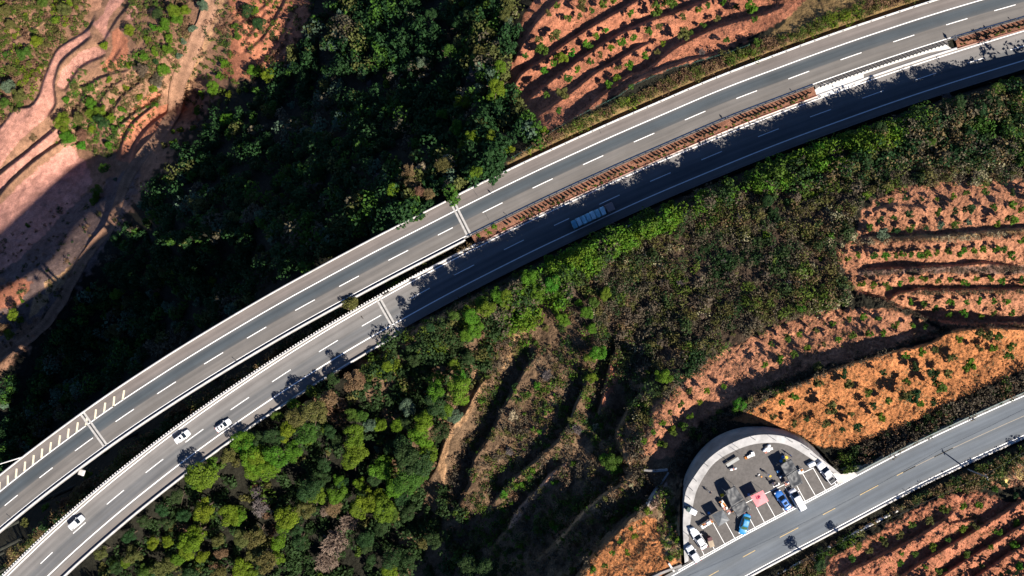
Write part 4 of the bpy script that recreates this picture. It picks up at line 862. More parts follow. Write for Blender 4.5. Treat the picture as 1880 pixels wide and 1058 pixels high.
plant(0, 350, "80,670,38,y 110,700,26,g 50,775,38,y 20,745,44,n 120,600,16,g 145,622,14,y 150,190,18,g 520,30,36,g 500,60,28,g 885,440,38,o 880,490,34,y 795,460,34,n 840,560,26,y 990,430,22,g 970,465,22,d 1070,480,24,g 1030,488,30,b 1140,490,36,y 1150,430,30,d 640,560,42,y 680,590,34,b 655,630,30,y 600,590,30,d 470,550,34,y 500,520,28,b 440,635,30,y 420,685,20,v 410,590,26,o 635,750,42,o 650,820,28,o 620,790,32,d 975,645,22,o 1065,570,18,y 850,530,26,n 760,610,34,n 540,540,28,o 1280,545,12,v 1340,500,20,g 890,345,24,o 1150,280,34,b 950,240,34,b 800,190,30,d 1050,90,34,d 1200,180,34,d 700,450,36,d 1300,300,40,d 1350,120,34,d 560,820,34,d 380,700,30,d", 1.25)
plant(460, 0, "505,40,36,m 575,22,30,y 610,45,20,g 435,205,30,b 455,268,26,y 502,287,20,y 575,298,18,p 520,335,24,b 262,430,24,o 332,475,18,y 122,555,26,y 370,525,26,p 225,570,30,b 190,655,26,b 340,665,26,y 375,645,18,y 475,655,28,g 450,680,20,y 245,680,32,w 295,695,26,w 520,770,28,w 205,905,28,y 300,890,28,m 450,775,20,v 695,650,20,p 550,595,18,y 742,430,36,y 730,460,28,g 920,340,38,b 930,370,26,g 905,415,28,y 1027,435,26,b 805,530,46,w 860,580,26,y 800,620,24,y 922,525,22,p 865,80,34,p 855,105,26,y 655,152,22,b 655,260,22,b 765,300,28,w 1180,85,46,d 1120,130,40,d 1240,65,40,m 1250,40,30,o 1290,180,40,o 1210,395,60,w 1330,480,60,y 1310,530,40,y 1350,365,42,y 1140,550,50,y 1110,555,24,p 1225,590,40,w 1240,510,34,w 1040,620,40,g 1115,690,48,g 1200,740,52,y 1245,660,44,o 1150,800,42,y 1300,740,38,g 1310,870,34,b 1220,930,42,g 1190,960,34,v 1040,900,56,o 1060,870,40,p 920,910,38,p 855,930,46,n 780,920,36,y 765,1030,42,y 620,860,34,w 685,960,40,w 1080,280,44,m 1130,300,34,g 1060,200,30,n 1255,220,36,p 1240,280,40,o 270,1010,18,v 345,865,22,w 30,390,34,v 100,410,42,y 130,380,28,g 185,425,22,y 280,350,22,v 260,380,16,g 170,345,16,y 20,480,22,g 40,570,34,d 1000,830,34,p 990,690,24,k 1350,830,34,n 1380,800,36,g 1370,560,24,n 1130,970,30,g 910,1030,40,n 870,990,40,n 560,920,24,p 500,1010,30,k 740,70,24,p 850,20,20,p 990,150,14,p 1290,30,40,m 1370,90,40,o 1400,40,40,o 1390,170,36,b 1010,950,34,k 1050,770,30,d 970,760,34,d 880,740,34,d 780,740,34,d 1020,530,34,d 950,610,34,d 640,450,24,w 655,560,22,k 300,590,26,k 160,670,22,k 250,505,22,k 420,910,26,k 650,720,32,o 680,740,28,d 410,590,22,d 560,240,22,y 680,90,28,d 760,160,30,d 930,230,34,d 980,80,40,d 1150,20,34,y 1210,10,34,m", 1.7)
plant(460, 350, "590,40,42,o 570,90,34,g 640,165,24,y 820,120,38,y 790,50,34,b 760,20,36,o 920,70,34,g 880,20,38,o 960,20,40,n 1010,20,34,o 700,80,34,d 500,110,34,d 400,180,34,d 300,260,34,d 250,330,34,d 200,120,36,d 120,200,36,d 60,320,36,d 460,40,32,d 350,40,34,d 170,30,22,g 130,480,26,d 60,430,34,d", 1.25)
for u, v, R, k in ((477, 932, 4.2, 0), (612, 1000, 6.2, 1), (640, 960, 4.2, 1), (596, 1035, 5.0, 1), (468, 905, 2.8, 2), (610, 735, 2.6, 1), (595, 940, 2.4, 1), (1362, 400, 1.7, 0), (1180, 640, 1.6, 2), (1005, 690, 2.0, 0), (1740, 180, 2.4, 0), (1700, 205, 2.2, 1), (1730, 285, 2.2, 2), (1290, 95, 1.5, 0), (290, 155, 2.3, 2), (1060, 790, 1.8, 0), (935, 830, 1.8, 2), (1640, 320, 1.5, 1), (925, 560, 1.8, 1), (1250, 520, 1.3, 0), (1330, 480, 1.4, 2), (1420, 450, 1.2, 0), (1290, 580, 1.3, 1), (1450, 520, 1.2, 2), (1380, 560, 1.1, 0), (730, 185, 2.6, 0)): bare(u, v, R, k)
plant(1400, 0, "1290,460,40,m 1350,450,42,g 1220,520,44,d 1270,560,40,d 1180,590,40,d 1060,630,40,d 900,770,40,m 950,790,34,d 840,680,34,m 1100,740,40,d 1260,790,34,b 1330,840,26,b 1200,760,40,d 1380,640,40,d 1330,700,40,d 1400,520,44,g 1140,890,36,p 1040,900,28,p 1030,940,28,p 1200,880,32,b 900,985,24,p 830,970,16,p 1240,930,26,b 1150,940,28,p 1400,690,20,p 990,850,44,k 880,600,44,W 560,870,40,d 700,700,34,y 620,740,40,y 480,850,30,g 1360,600,36,d 1290,690,36,d 1150,680,36,d 1050,560,38,n 960,600,34,o 1350,930,30,o 1280,880,30,o 1400,870,34,n 720,900,34,d 620,960,34,d 800,850,36,m", .8)
plant(1400, 350, "210,640,36,v 370,245,24,v 320,240,18,y 310,370,16,y 20,240,30,g 490,250,34,p 300,950,40,o 60,120,36,d 130,60,36,d 280,30,34,g 20,60,40,d 560,20,34,g 420,600,28,o 180,600,26,o 100,700,26,n 70,30,34,m 250,560,22,p 430,300,20,p 120,150,30,k", .8)
plant(920, 698, "590,440,60,m 620,480,44,g 560,420,40,g 750,700,34,v 790,710,30,g 1290,130,50,v 1270,165,30,g 1340,110,30,o 860,340,26,g 930,270,30,g 970,240,28,v 500,1020,30,g 390,1030,30,m 300,800,28,v 270,770,26,g 330,790,26,d 470,110,24,g 540,240,20,v 520,190,18,g 390,450,24,g 230,490,14,g 280,560,20,v 300,550,18,g 150,520,26,m 170,490,22,g 120,560,28,g 80,575,28,v 140,740,20,v 50,920,32,d 110,900,26,g 30,1010,30,d 100,960,24,m 215,235,22,g 240,185,16,v 205,280,20,v 120,370,18,v 250,300,16,g 60,190,34,p 380,220,28,o 20,700,30,v 50,660,24,g 10,760,22,g 180,680,16,g 480,945,12,y 260,960,10,g 330,860,16,g 200,1030,16,g 430,830,14,g 760,540,36,o 700,570,18,p 690,330,22,o 510,250,26,p 290,85,18,v 80,30,30,d 150,80,28,m 190,30,28,v 100,110,20,d 30,280,22,o 125,185,14,g 50,430,16,v 60,470,14,v 920,960,26,m 950,860,26,g 930,790,20,m 900,720,26,g 1010,60,30,o 900,50,36,o 640,640,22,n 560,640,24,o 450,640,26,n 20,620,30,v 350,600,16,n 420,720,22,o", .6)
plant(1400, 698, "485,870,32,g 320,975,32,y 1380,775,30,v 1355,890,32,v 1385,1010,34,v 960,620,18,v 1100,130,24,m 1180,120,22,g 1280,60,18,g 1050,170,20,g 1050,590,26,m 1250,590,26,m 1300,560,30,d 380,880,26,n 420,860,24,o 800,690,22,o 870,640,26,o 880,1010,18,v 750,940,18,g 990,1030,18,v 1350,30,18,g 200,830,10,o 1370,620,26,d 1160,470,24,o 1130,160,16,p 600,770,20,o 530,800,20,n 700,730,20,k", .6)
plant(920, 0, "20,20,40,o 75,70,20,p 40,130,42,b 10,170,36,o 10,370,26,y 60,300,18,n 230,710,34,y 60,620,34,d 130,650,30,d 140,760,34,d 60,810,30,y 20,460,30,o 30,520,26,n 100,600,30,n 190,780,26,n 300,740,22,n 700,470,22,m 650,540,26,o 60,720,28,d 15,270,20,n 1290,280,30,o 1380,230,34,m", .7)
for u, v, rp, k in ((1010, 478, 13, 'g'), (1075, 448, 11, 'v'), (1140, 424, 13, 'g'), (1185, 402, 11, 'm'), (1230, 380, 12, 'g'), (1290, 358, 13, 'v'), (1335, 338, 11, 'g'), (1390, 318, 14, 'm'), (1450, 296, 12, 'g'), (1505, 274, 13, 'v'), (1560, 254, 12, 'm'), (1615, 238, 14, 'd'), (1680, 212, 13, 'm'), (1760, 190, 14, 'd'), (1830, 165, 14, 'm'), (930, 540, 13, 'g'), (885, 556, 12, 'm'), (835, 580, 12, 'm'), (790, 600, 11, 'd')):
    PLAN.append((rp + 6, u, v, rp / 7.0, k, 1.9))
PLAN = [q for q in PLAN if not any(math.hypot(q[1] - a, q[2] - c) < d for a, c, d in ((477, 932, 27), (612, 1000, 44), (640, 962, 26), (596, 1035, 34)))]
for u, v, rp, k in ((650, 668, 15, 'm'), (612, 694, 14, 'd'), (575, 718, 15, 'm'), (690, 642, 13, 'd'), (540, 742, 13, 'g'), (510, 765, 12, 'm')): PLAN.append((rp + 6, u, v, rp / 6.5, k, 1.9))
PLAN.sort(key=lambda q: -q[0])
for i, (rp, u, v, R, k, hk) in enumerate(PLAN):
    if i < 290 and R > 1.2: tree(u, v, R, k, hk=hk)
    elif i < 290 + 272: shrub(u, v, max(.35, R * .95), k)  # smaller tree crowns are planted as shrubs here too
    else: REST.append((u, v, max(.35, R * .95), k))
Vq = []; Tq = []; Mq = []; ks = list(LEAF)
for i, (u, v, R, k) in enumerate(REST):
    me = SHRUB[i % 5]; n = len(me.vertices); co = np.zeros(n * 3, np.float32); me.vertices.foreach_get('co', co); tt = np.zeros(n, np.float32); me.attributes['tint'].data.foreach_get('value', tt)
    Vq.append(co.reshape(-1, 3) * R + np.array([float(q) for q in spot(u, v, R * .5)])); Tq.append(tt); Mq.append(np.full(n // 4, ks.index(k)))
if REST:
    Vq = np.concatenate(Vq); o = stuff(link('undergrowth', raw_mesh('undergrowth', Vq, np.arange(len(Vq)).reshape(-1, 4), [LEAF[k] for k in ks], False, {'tint': ('FLOAT', 'POINT', np.concatenate(Tq))}, np.concatenate(Mq)))); o['label'] = 'scattered small weeds and bushes over the slopes and terraces'; o['category'] = 'undergrowth'
# the shrub masses
def in_poly_pts(poly, n, r):
    xs = [p[0] for p in poly]; ys = [p[1] for p in poly]; o = np.zeros((0, 2))
    while len(o) < n:
        q = np.stack([r.uniform(min(xs), max(xs), n * 2), r.uniform(min(ys), max(ys), n * 2)], 1); o = np.vstack([o, q[inside(poly, q[:, 0], q[:, 1])]])
    return o[:n]
def mass(name, poly, n, radii, kinds, leaves, lsize, seed, label, tall=1.0, clump=0.0, avoid=True, flat=.8, edge=0, decks=False, ring=False):
    """undergrowth too dense to count: one object of many leafy or twiggy clumps"""
    r = np.random.default_rng(seed); P = in_poly_pts(poly, int(n * (1 + clump)), r)
    if clump:
        keep = fbm(P[:, 0] / 28, P[:, 1] / 28, 3, seed) + .12 * r.normal(size=len(P)); P = P[np.argsort(-keep)[:n]]
    if avoid:
        ok = (sdist(PLAT, P[:, 0], P[:, 1]) < -edge - 2) & (sdist(PLATC, P[:, 0], P[:, 1]) < -edge - 1); P = P[ok]
    if ring:
        x, y, z = spot(P[:, 0], P[:, 1], 0.0); (oa, sa), (ob, sb), (oc, sc) = LA.offs(x, y), LB.offs(x, y), LC.offs(x, y); P = P[(np.abs(oa) > 10) & (np.abs(ob) > 10) & (np.abs(oc) > 11)]
    if decks:
        x, y, z = spot(P[:, 0], P[:, 1], 0.0); (oa, sa), (ob, sb) = LA.offs(x, y), LB.offs(x, y); P = P[((z < -7.5) | ((oa < -6.4) & (ob > 6.4)))]
    R = r.uniform(*radii, len(P)) * (1 + .8 * r.random(len(P)) ** 4); x, y, z = spot(P[:, 0], P[:, 1], 0.0)
    mats = list(dict.fromkeys(k for k, _ in kinds)); pk = r.choice(len(kinds), len(P), p=[w_ for _, w_ in kinds])
    pat = fbm(P[:, 0] / 40, P[:, 1] / 40, 3, seed + 5); order = np.argsort(pat + .10 * r.normal(size=len(P)))
    cum = np.cumsum([w_ for _, w_ in kinds]); pk[order] = np.searchsorted(cum, (np.arange(len(P)) + .5) / len(P)); pk = np.clip(pk, 0, len(kinds) - 1)
    pts = []; N = []; S = []; T = []; MI = []
    per = leaves
    d = r.normal(size=(len(P), per, 3)); d[..., 2] = np.abs(d[..., 2]) * 1.0 - .1; d /= np.linalg.norm(d, axis=-1, keepdims=True)
    # three lobes per clump
    lo = r.normal(size=(len(P), 3, 3)) * np.array([.45, .45, .15]); li = r.integers(0, 3, (len(P), per))
    off = np.take_along_axis(lo, li[..., None].repeat(3, -1), 1)
    C = (off + d * r.uniform(.45, .75, (len(P), per, 1))) * R[:, None, None]
    C[..., 2] = (C[..., 2] + .35 * R[:, None]) * tall
    C += np.stack([x, y, z], 1)[:, None]
    N = d + .7 * r.normal(size=d.shape) + np.array([0, 0, .4])
    T = np.clip(r.uniform(.25, .75, (len(P), 1)) + .35 * (r.random((len(P), per)) - .5), 0, 1)
    S = lsize * (0.6 + .8 * r.random((len(P), per))) * np.clip(R[:, None], .5, 2) ** .5
    V = leaf_quads(C.reshape(-1, 3), N.reshape(-1, 3), S.ravel(), r); mi = np.array([mats.index(kinds[k][0]) for k in pk]).repeat(per)
    me = raw_mesh(name, V, np.arange(len(V)).reshape(-1, 4), [LEAF[m] for m in mats], False, {'tint': ('FLOAT', 'POINT', np.repeat(T.ravel(), 4))}, mi)
    o = stuff(link(name, me)); o['label'] = label; o['category'] = 'undergrowth'; return o
W1 = [(0, 730), (115, 610), (205, 470), (275, 335), (340, 270), (390, 230), (480, 170), (530, 110), (570, 60), (640, -30), (950, -30), (930, 150), (985, 240), (900, 318), (835, 362), (600, 466), (300, 648), (0, 860)]
W2 = [(120, 1100), (330, 905), (480, 790), (640, 690), (740, 630), (860, 560), (950, 530), (930, 620), (850, 730), (800, 850), (850, 930), (900, 1100)]
W3 = [(0, 1050), (120, 930), (330, 760), (520, 640), (690, 530), (860, 440), (860, 455), (690, 545), (500, 660), (330, 780), (120, 950), (0, 1090)]
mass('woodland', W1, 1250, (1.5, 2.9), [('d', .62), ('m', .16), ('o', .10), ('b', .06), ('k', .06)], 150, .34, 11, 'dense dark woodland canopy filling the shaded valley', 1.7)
mass('woodland', W2, 620, (1.0, 2.0), [('d', .78), ('m', .08), ('o', .08), ('n', .06)], 110, .28, 12, 'woodland understorey darkened for deep shade on the spur below the lower viaduct', 1.0)  # mostly dark leaves, standing for the black shade between the crowns
mass('undergrowth', W3, 700, (.9, 2.0), [('d', .35), ('n', .4), ('o', .25)], 50, .24, 13, 'brown undergrowth in the gap between the two viaducts', 1.5, decks=True)
GR = [(945, 520), (1000, 484), (1100, 430), (1200, 385), (1300, 340), (1400, 302), (1500, 265), (1600, 236), (1680, 212), (1690, 235), (1640, 262), (1560, 300), (1500, 315), (1420, 350), (1370, 352), (1290, 385), (1200, 432), (1120, 470), (1070, 520), (1020, 570), (930, 620), (900, 560)]
mass('undergrowth', GR, 1700, (.6, 1.35), [('k', .12), ('d', .22), ('m', .16), ('v', .20), ('g', .24), ('y', .06)], 56, .22, 14, 'bright green shrub thicket along the rim of the shaded lower carriageway', 2.3, .7, edge=7)
BK = [(735, 600), (860, 545), (980, 480), (960, 540), (900, 560), (860, 640), (760, 690), (640, 700)]
mass('undergrowth', [(1600, 240), (1740, 188), (1900, 142), (1900, 300), (1760, 300), (1640, 312), (1560, 330), (1480, 345), (1440, 360), (1560, 295)], 620, (.7, 1.6), [('n', .12), ('k', .2), ('d', .42), ('o', .14), ('m', .12)], 60, .22, 47, 'dark mixed thicket below the lower carriageway beyond the crossover fence', 1.9, .3, edge=7)
mass('undergrowth', BK, 420, (.5, 1.1), [('d', .6), ('m', .25), ('g', .15)], 44, .22, 15, 'low dark green cover on the shaded bank beside the lower carriageway', 1.0, .2, edge=2)
SCR = [(1060, 500), (1130, 450), (1200, 425), (1290, 380), (1380, 350), (1500, 320), (1600, 310), (1720, 290), (1900, 230), (1900, 336), (1650, 342), (1575, 380), (1535, 470), (1560, 555), (1420, 588), (1320, 645), (1240, 715), (1190, 780), (1170, 830), (1150, 720), (1100, 640)]
mass('undergrowth', SCR, 3000, (.4, 1.25), [('d', .16), ('k', .42), ('o', .20), ('n', .12), ('m', .06), ('p', .04)], 56, .16, 16, 'grey brown dry scrub covering the slope between rim and right terraces', 1.1, .9)
mass('undergrowth', SCR, 150, (1.0, 1.9), [('d', .3), ('o', .3), ('m', .2), ('k', .2)], 120, .20, 46, 'taller rounded bushes standing in the dry scrub', 1.2)
VG = [(900, 322), (1010, 246), (1100, 206), (1240, 138), (1400, 78), (1560, 14), (1640, -20), (1740, -20), (1400, 108), (1090, 232), (925, 316)]
mass('undergrowth', VG, 1000, (.45, .95), [('n', .34), ('o', .36), ('m', .2), ('y', .10)], 44, .18, 17, 'brown and olive verge shrubs along the upper carriageway', 1.2, .1, edge=8)
CB = [(1515, 850), (1560, 826), (1650, 787), (1760, 737), (1900, 672), (1900, 716), (1760, 778), (1660, 826), (1575, 872), (1545, 868)]
mass('undergrowth', CB, 560, (.45, 1.0), [('k', .62), ('n', .12), ('d', .18), ('m', .08)], 44, .18, 18, 'dark grey scrub on the shaded embankment of the hillside road', 1.2, edge=1)
CB2 = [(1380, 1100), (1470, 1030), (1545, 992), (1660, 925), (1760, 872), (1900, 806), (1900, 835), (1790, 900), (1700, 912), (1600, 962), (1520, 1022), (1490, 1100)]
mass('undergrowth', CB2, 620, (.35, .8), [('n', .4), ('o', .3), ('d', .2), ('m', .1)], 40, .17, 19, 'rough brown and olive brush along the outer drain of the hillside road', 1.1, edge=14)
BC = [(880, 620), (960, 560), (1080, 560), (1180, 700), (1200, 780), (1180, 860), (1230, 900), (1200, 930), (1120, 960), (1060, 1100), (860, 1100), (800, 960), (830, 860), (880, 760)]
mass('undergrowth', BC, 2600, (.35, 1.0), [('k', .30), ('n', .16), ('o', .18), ('m', .14), ('v', .06), ('d', .16)], 40, .18, 20, 'mixed dry brush and weeds on the eroded steps west of the lay-by', 1.0, .5)
MB_ = [(1330, 745), (1420, 700), (1560, 660), (1700, 612), (1740, 600), (1720, 612), (1640, 645), (1520, 688), (1430, 722), (1350, 770), (1270, 830), (1235, 880), (1225, 850), (1260, 800)]
mass('undergrowth', MB_, 420, (.3, .75), [('k', .7), ('n', .2), ('m', .1)], 40, .16, 21, 'grey dry brush in the shaded band between red and orange terraces', 1.0)
TLm = [(-40, -40), (170, -40), (165, 40), (145, 60), (100, 90), (70, 175), (30, 205), (0, 228), (-40, 240)]
mass('undergrowth', TLm, 760, (.6, 1.6), [('o', .34), ('m', .26), ('n', .26), ('y', .14)], 60, .26, 22, 'mixed olive and brown bushes on the bank beyond the pale terraces', 1.2)
TL2 = [(130, 130), (240, 100), (330, 120), (335, 180), (290, 200), (200, 290), (90, 260), (120, 190)]
mass('undergrowth', TL2, 620, (.4, 1.1), [('n', .30), ('o', .30), ('m', .25), ('g', .15)], 46, .22, 23, 'dry weeds among the small curved terraces beside the dirt track', 1.0, .3)
TL3 = [(240, -40), (380, -40), (335, 110), (325, 150), (250, 120), (240, 50)]
mass('undergrowth', TL3, 380, (.5, 1.2), [('o', .4), ('m', .3), ('n', .3)], 50, .24, 24, 'bushes between the pink terraces and the top of the dirt track', 1.1, .3)
TL4 = [(350, 110), (420, -40), (600, -40), (540, 110), (450, 165), (360, 250), (340, 190)]
mass('undergrowth', TL4, 480, (.4, 1.1), [('m', .4), ('d', .3), ('n', .3)], 46, .22, 25, 'green bushes over the strips of red earth right of the track', 1.1, .4)
TL5 = [(-40, 480), (60, 400), (200, 330), (270, 330), (205, 440), (120, 540), (50, 620), (-40, 680)]
mass('undergrowth', TL5, 200, (.4, 1.0), [('n', .5), ('d', .3), ('o', .2)], 40, .22, 26, 'sparse weeds on the shaded ground beside the dirt track', .8, .8)
RB = z8("480,260 700,262 1000,250 1411,215 1411,245 1000,275 700,285 520,300") 
mass('dry_grass', RB + [], 260, (.25, .5), [('p', .45), ('n', .55)], 24, .13, 27, 'pale dry grass along the terrace banks', 1.2, avoid=False)
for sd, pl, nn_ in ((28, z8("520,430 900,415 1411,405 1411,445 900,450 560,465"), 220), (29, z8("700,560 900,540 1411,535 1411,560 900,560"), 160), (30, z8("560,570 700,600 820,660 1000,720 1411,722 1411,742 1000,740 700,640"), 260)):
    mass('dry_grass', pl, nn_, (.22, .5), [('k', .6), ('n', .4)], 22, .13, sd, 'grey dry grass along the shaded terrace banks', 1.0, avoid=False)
mass('dry_grass', ZONES[20][0] if False else z8("-180,1240 200,1040 430,945 600,892 720,862 900,822 1032,752 1200,735 1560,745 1560,950 1411,960 1060,1120 700,1300 460,1385 300,1380 150,1300 0,1260"), 2200, (.16, .34), [('p', .12), ('n', .88)], 9, .11, 31, 'short dry orange grass covering the broad terrace above the hillside road', .8, .3)
mass('dry_grass', zb("430,1100 500,940 640,820 780,730 850,760 860,900 940,930 960,1000 800,1100"), 700, (.16, .34), [('p', .2), ('n', .8)], 9, .11, 32, 'short dry grass on the small orange field by the lay-by', .8, .3)
mass('dry_grass', zq("1170,510 1300,450 1440,400 1500,560 1300,580 1220,560"), 240, (.2, .4), [('p', .7), ('n', .3)], 16, .12, 33, 'pale yellow dry grass patches beside the utility pole', .9, .6)
for sd, pl, nn_, kk in ((36, ZONES[4][0], 1500, [('k', .45), ('n', .35), ('o', .2)]), (37, z8("540,110 700,-10 1000,-40 1440,-40 1440,735 1200,735 1030,750 870,680 660,590 500,540 440,430 380,330 520,240"), 1500, [('k', .45), ('n', .35), ('o', .2)]), (38, zq("300,1080 380,960 560,860 750,740 950,640 1160,600 1320,660 1411,640 1440,1080"), 1300, [('k', .4), ('n', .4), ('o', .2)]), (39, z8("-620,1230 -560,1130 -470,1020 -200,860 60,740 360,640 700,640 900,720 960,780 700,850 430,930 300,950 100,1030 -180,1160 -380,1290 -560,1420"), 900, [('k', .5), ('n', .35), ('o', .15)]), (40, z1("20,700 80,600 230,480 300,300 430,200 560,290 690,310 640,380 330,560 250,700 100,800"), 260, [('k', .5), ('n', .5)])):
    mass('dry_weeds', pl, nn_, (.12, .34), kk, 14, .10, sd, 'dry weeds and stubble dotted over the red terraces', .9, .5)
mass('undergrowth', zb("840,600 915,560 960,830 990,960 900,960 850,800"), 160, (.25, .6), [('m', .5), ('v', .2), ('n', .3)], 30, .15, 34, 'weeds on the rubble strip at the foot of the curved wall', 1.0)
mass('undergrowth', [(700, 505), (790, 462), (858, 436), (866, 452), (800, 482), (712, 530)], 130, (.35, .8), [('n', .5), ('o', .3), ('y', .2)], 46, .16, 35, 'brown shrubs in the wedge between the carriageways before the median', 1.6, avoid=False)

RING = [(-420, -420), (2300, -420), (2300, 1480), (-420, 1480), (-420, 529), (-12, 529), (-12, 1070), (1892, 1070), (1892, -12), (-12, -12), (-12, 528), (-420, 528)]
def ring_mass(name, n, radii, kinds, leaves, ls, seed, label, tall):
    return mass(name, RING, n, radii, kinds, leaves, ls, seed, label, tall, .25, edge=14, ring=True)
ring_mass('woodland', 1100, (1.2, 2.8), [('d', .5), ('m', .2), ('o', .2), ('n', .1)], 70, .36, 51, 'woodland and tall bushes on the hillsides around the scene', 1.5)
ring_mass('undergrowth', 2000, (.5, 1.2), [('k', .35), ('n', .25), ('o', .2), ('d', .1), ('m', .1)], 30, .24, 52, 'dry scrub on the hillsides around the scene', 1.0)
# ---- median: clipped dark shrubs in the red bed, bushes at its tip
HM = leaf_mesh('median_shrub', *cloud(np.random.default_rng(5), [(0, 0, .3, .27), (0, 0, .62, .25), (0, 0, .95, .2), (0, 0, 1.2, .12)], 420, .085, .1, .8, -.6), LEAF['c'])
def med(s, k, grp):
    p = LA.at(s, -5.75 + .12 * math.sin(s)); o = link('median_shrub', HM, None, (*p, .25)); r = random.Random(int(s * 10)); q = r.uniform(.8, 1.15); o.scale = (q, q, q * r.uniform(.85, 1.2)); o.rotation_euler.z = r.uniform(0, 6)
    tag(o, 'upright dark clipped shrub in the row along the red median ' + grp, 'shrub', 'clipped shrubs along the red median ' + grp)
sm0 = LA.find(921, 392)
ranks = [(921, 936), (943, 1160), (1172, 1322), (1345, 1484)]
for a, c in ranks:
    for s in np.arange(LA.find(a, 400 - .42 * (a - 921)), LA.find(c, 400 - .42 * (c - 921)), 1.09): med(s, 0, 'before the crossover gap')
for s in np.arange(sg1 + 3, min(endA - 4, sg1 + 42), 1.35): med(s, 0, 'beyond the crossover gap')
for (u, v), R, k in zip(Z(780, 340, P2("740,690 780,700 850,640 900,660 960,580 1000,590 880,690 1010,560"), 7.56), (1.0, .8, .8, .9, 1.0, .8, .7, .6), 'gdyyyyoy'): 
    o = shrub(u, v, R, k); 
for u in range(1500, 1490): pass
r_ = random.Random(4)
for a, c in ranks + [(1755, 1878)]:
    for u in np.arange(a, c, 8.5):
        s = LA.find(u, 402 - .42 * (u - 921)) + r_.uniform(-2, 2); p = LA.at(s, -6.4 + r_.uniform(-.2, .2)); o = link('median_tuft', SHRUB[int(u) % 5], None, (*p, .2)); q = r_.uniform(.3, .48); o.scale = (q, q, q)
        o.material_slots[0].link = 'OBJECT'; o.material_slots[0].material = LEAF[r_.choice('gyyoonm')]; tag(o, 'low green tuft at the foot of the clipped median shrubs', 'shrub', 'low tufts in the red median')

# ---- young fruit trees on the terraces, each a thing of its own
FCR = [leaf_mesh('crown', *cloud(np.random.default_rng(300 + i), [(0, 0, 0, .28)] + [(.7 * math.cos(a_) * q_, .6 * math.sin(a_) * q_, .25 * ((k % 3) - 1), .24 + .06 * (k % 2)) for k, (a_, q_) in enumerate(zip(np.random.default_rng(i).uniform(0, 6.28, 9), np.random.default_rng(i + 40).uniform(.5, 1.1, 9)))], 400, .16, .3, .9, -.5), LEAF['m']) for i in range(5)]
FTR = [MB().tube((0, 0, -.3), (0, 0, .6), .05, .035, 7).tube((0, 0, .5), (.25, .1, 1.05), .03, .012, 5).tube((0, 0, .55), (-.2, .18, 1.05), .03, .012, 5).tube((0, 0, .45), (.02, -.28, 1.0), .03, .012, 5).mesh('trunk', BARK)]
nf = [0]
def fruit(u, v, R, kind, base, reg):
    h = R * 1.7 + .35; x, y, z = (float(q) for q in spot(u, v, h)); i = nf[0]; nf[0] += 1
    t = bpy.data.objects.new('fruit_tree', None); COL.objects.link(t); t.location = (x, y, z); t.rotation_euler.z = (i * 2.4) % 6.28
    tk = link('trunk', FTR[0], t); tk.scale = (R, R, h); c = link('crown', FCR[i % 5], t); c.location = (0, 0, h); c.scale = (R, R, R * .85)
    c.material_slots[0].link = 'OBJECT'; c.material_slots[0].material = LEAF[kind]
    plant_label(t, base, 'fruit tree', reg)
def row(ox, oy, s, R, kinds, base, reg):
    for i, tk in enumerate(s.split()):
        q = tk.split(','); a, c = float(q[0]), float(q[1]); big = len(q) > 2; r = random.Random(int(a * 7 + c)); z = ox + a / 2.9396, oy + c / 2.9396
        fruit(*z, R * 1.42 * (1.7 if big else r.uniform(.8, 1.2)), r.choice(kinds), base.replace('young', 'tall').replace('sparse', 'large sparse').replace('straggly', 'large straggly') if big else base, reg)
row(920, 0, "300,30 255,70 360,95 425,85 205,210 130,300 435,20,b 490,55 295,190,b 225,265,b 550,22", .92, 'gmo', 'young green fruit tree', 'on the upper steps of the top red terraces')
row(920, 0, "700,70 840,50,b 565,165 515,195 460,235 480,255 385,285 330,315,b 285,340 235,380 910,15,b 610,5", .92, 'gmv', 'young green fruit tree', 'in the second row of the top red terraces')
row(920, 0, "795,170 715,205 855,145 980,90 1065,55 1115,30 650,230 595,260 535,295 480,335 410,375 360,425 245,515 1200,8 1270,40", .92, 'gmo', 'young green fruit tree', 'in the long middle row of the top red terraces')
row(920, 0, "1165,100 1345,40,b 985,190,b 1020,180 870,235 840,280 775,300 690,355 630,365 620,420 330,500,b 310,595 1365,105 1090,135 1215,215 580,455", .9, 'gmyo', 'young green fruit tree', 'on the terrace just above the wire fence')
row(1400, 350, "690,50 770,40 860,45 940,45 1030,30 1100,10 1200,5 1350,10 620,70", .6, 'mdg', 'spindly young fruit tree', 'in the top row of the right terraces')
row(1400, 350, "640,155 710,145 790,125 950,115 1040,110 1120,100,b 1250,90 1350,75 1400,100 1270,180 1350,160,b", .68, 'mdg', 'spindly young fruit tree', 'in the second row of the right terraces')
row(1400, 350, "580,200 650,235,b 720,215 800,205 880,200 960,190 1040,185 1110,170", .75, 'mdb', 'dark young fruit tree', 'along the lip above the pale dry grass bank')
row(1400, 350, "460,370 515,350 600,355 665,355 720,350 755,345 800,345 850,350 890,345 940,335 1000,330 1080,325 1140,325 1190,320 1260,315 1340,350 1400,270 1060,345 1300,320", .72, 'vgm', 'bright young fruit tree', 'in the crowded middle row of the right terraces')
row(1400, 350, "535,505 595,510 665,505 740,500 800,480 870,475 945,485 1010,480 1080,490 1150,475 1230,475 1290,485 1400,480 680,525 1100,500", .68, 'vgm', 'bright young fruit tree', 'in the fourth row of the right terraces')
row(1400, 350, "800,600 870,610 935,635 1015,600 1100,600 1170,595 1250,595 1010,670 1090,660 1180,680 1250,660 1350,660 1320,600", .66, 'vgm', 'bright young fruit tree', 'on the tongue shaped terrace')
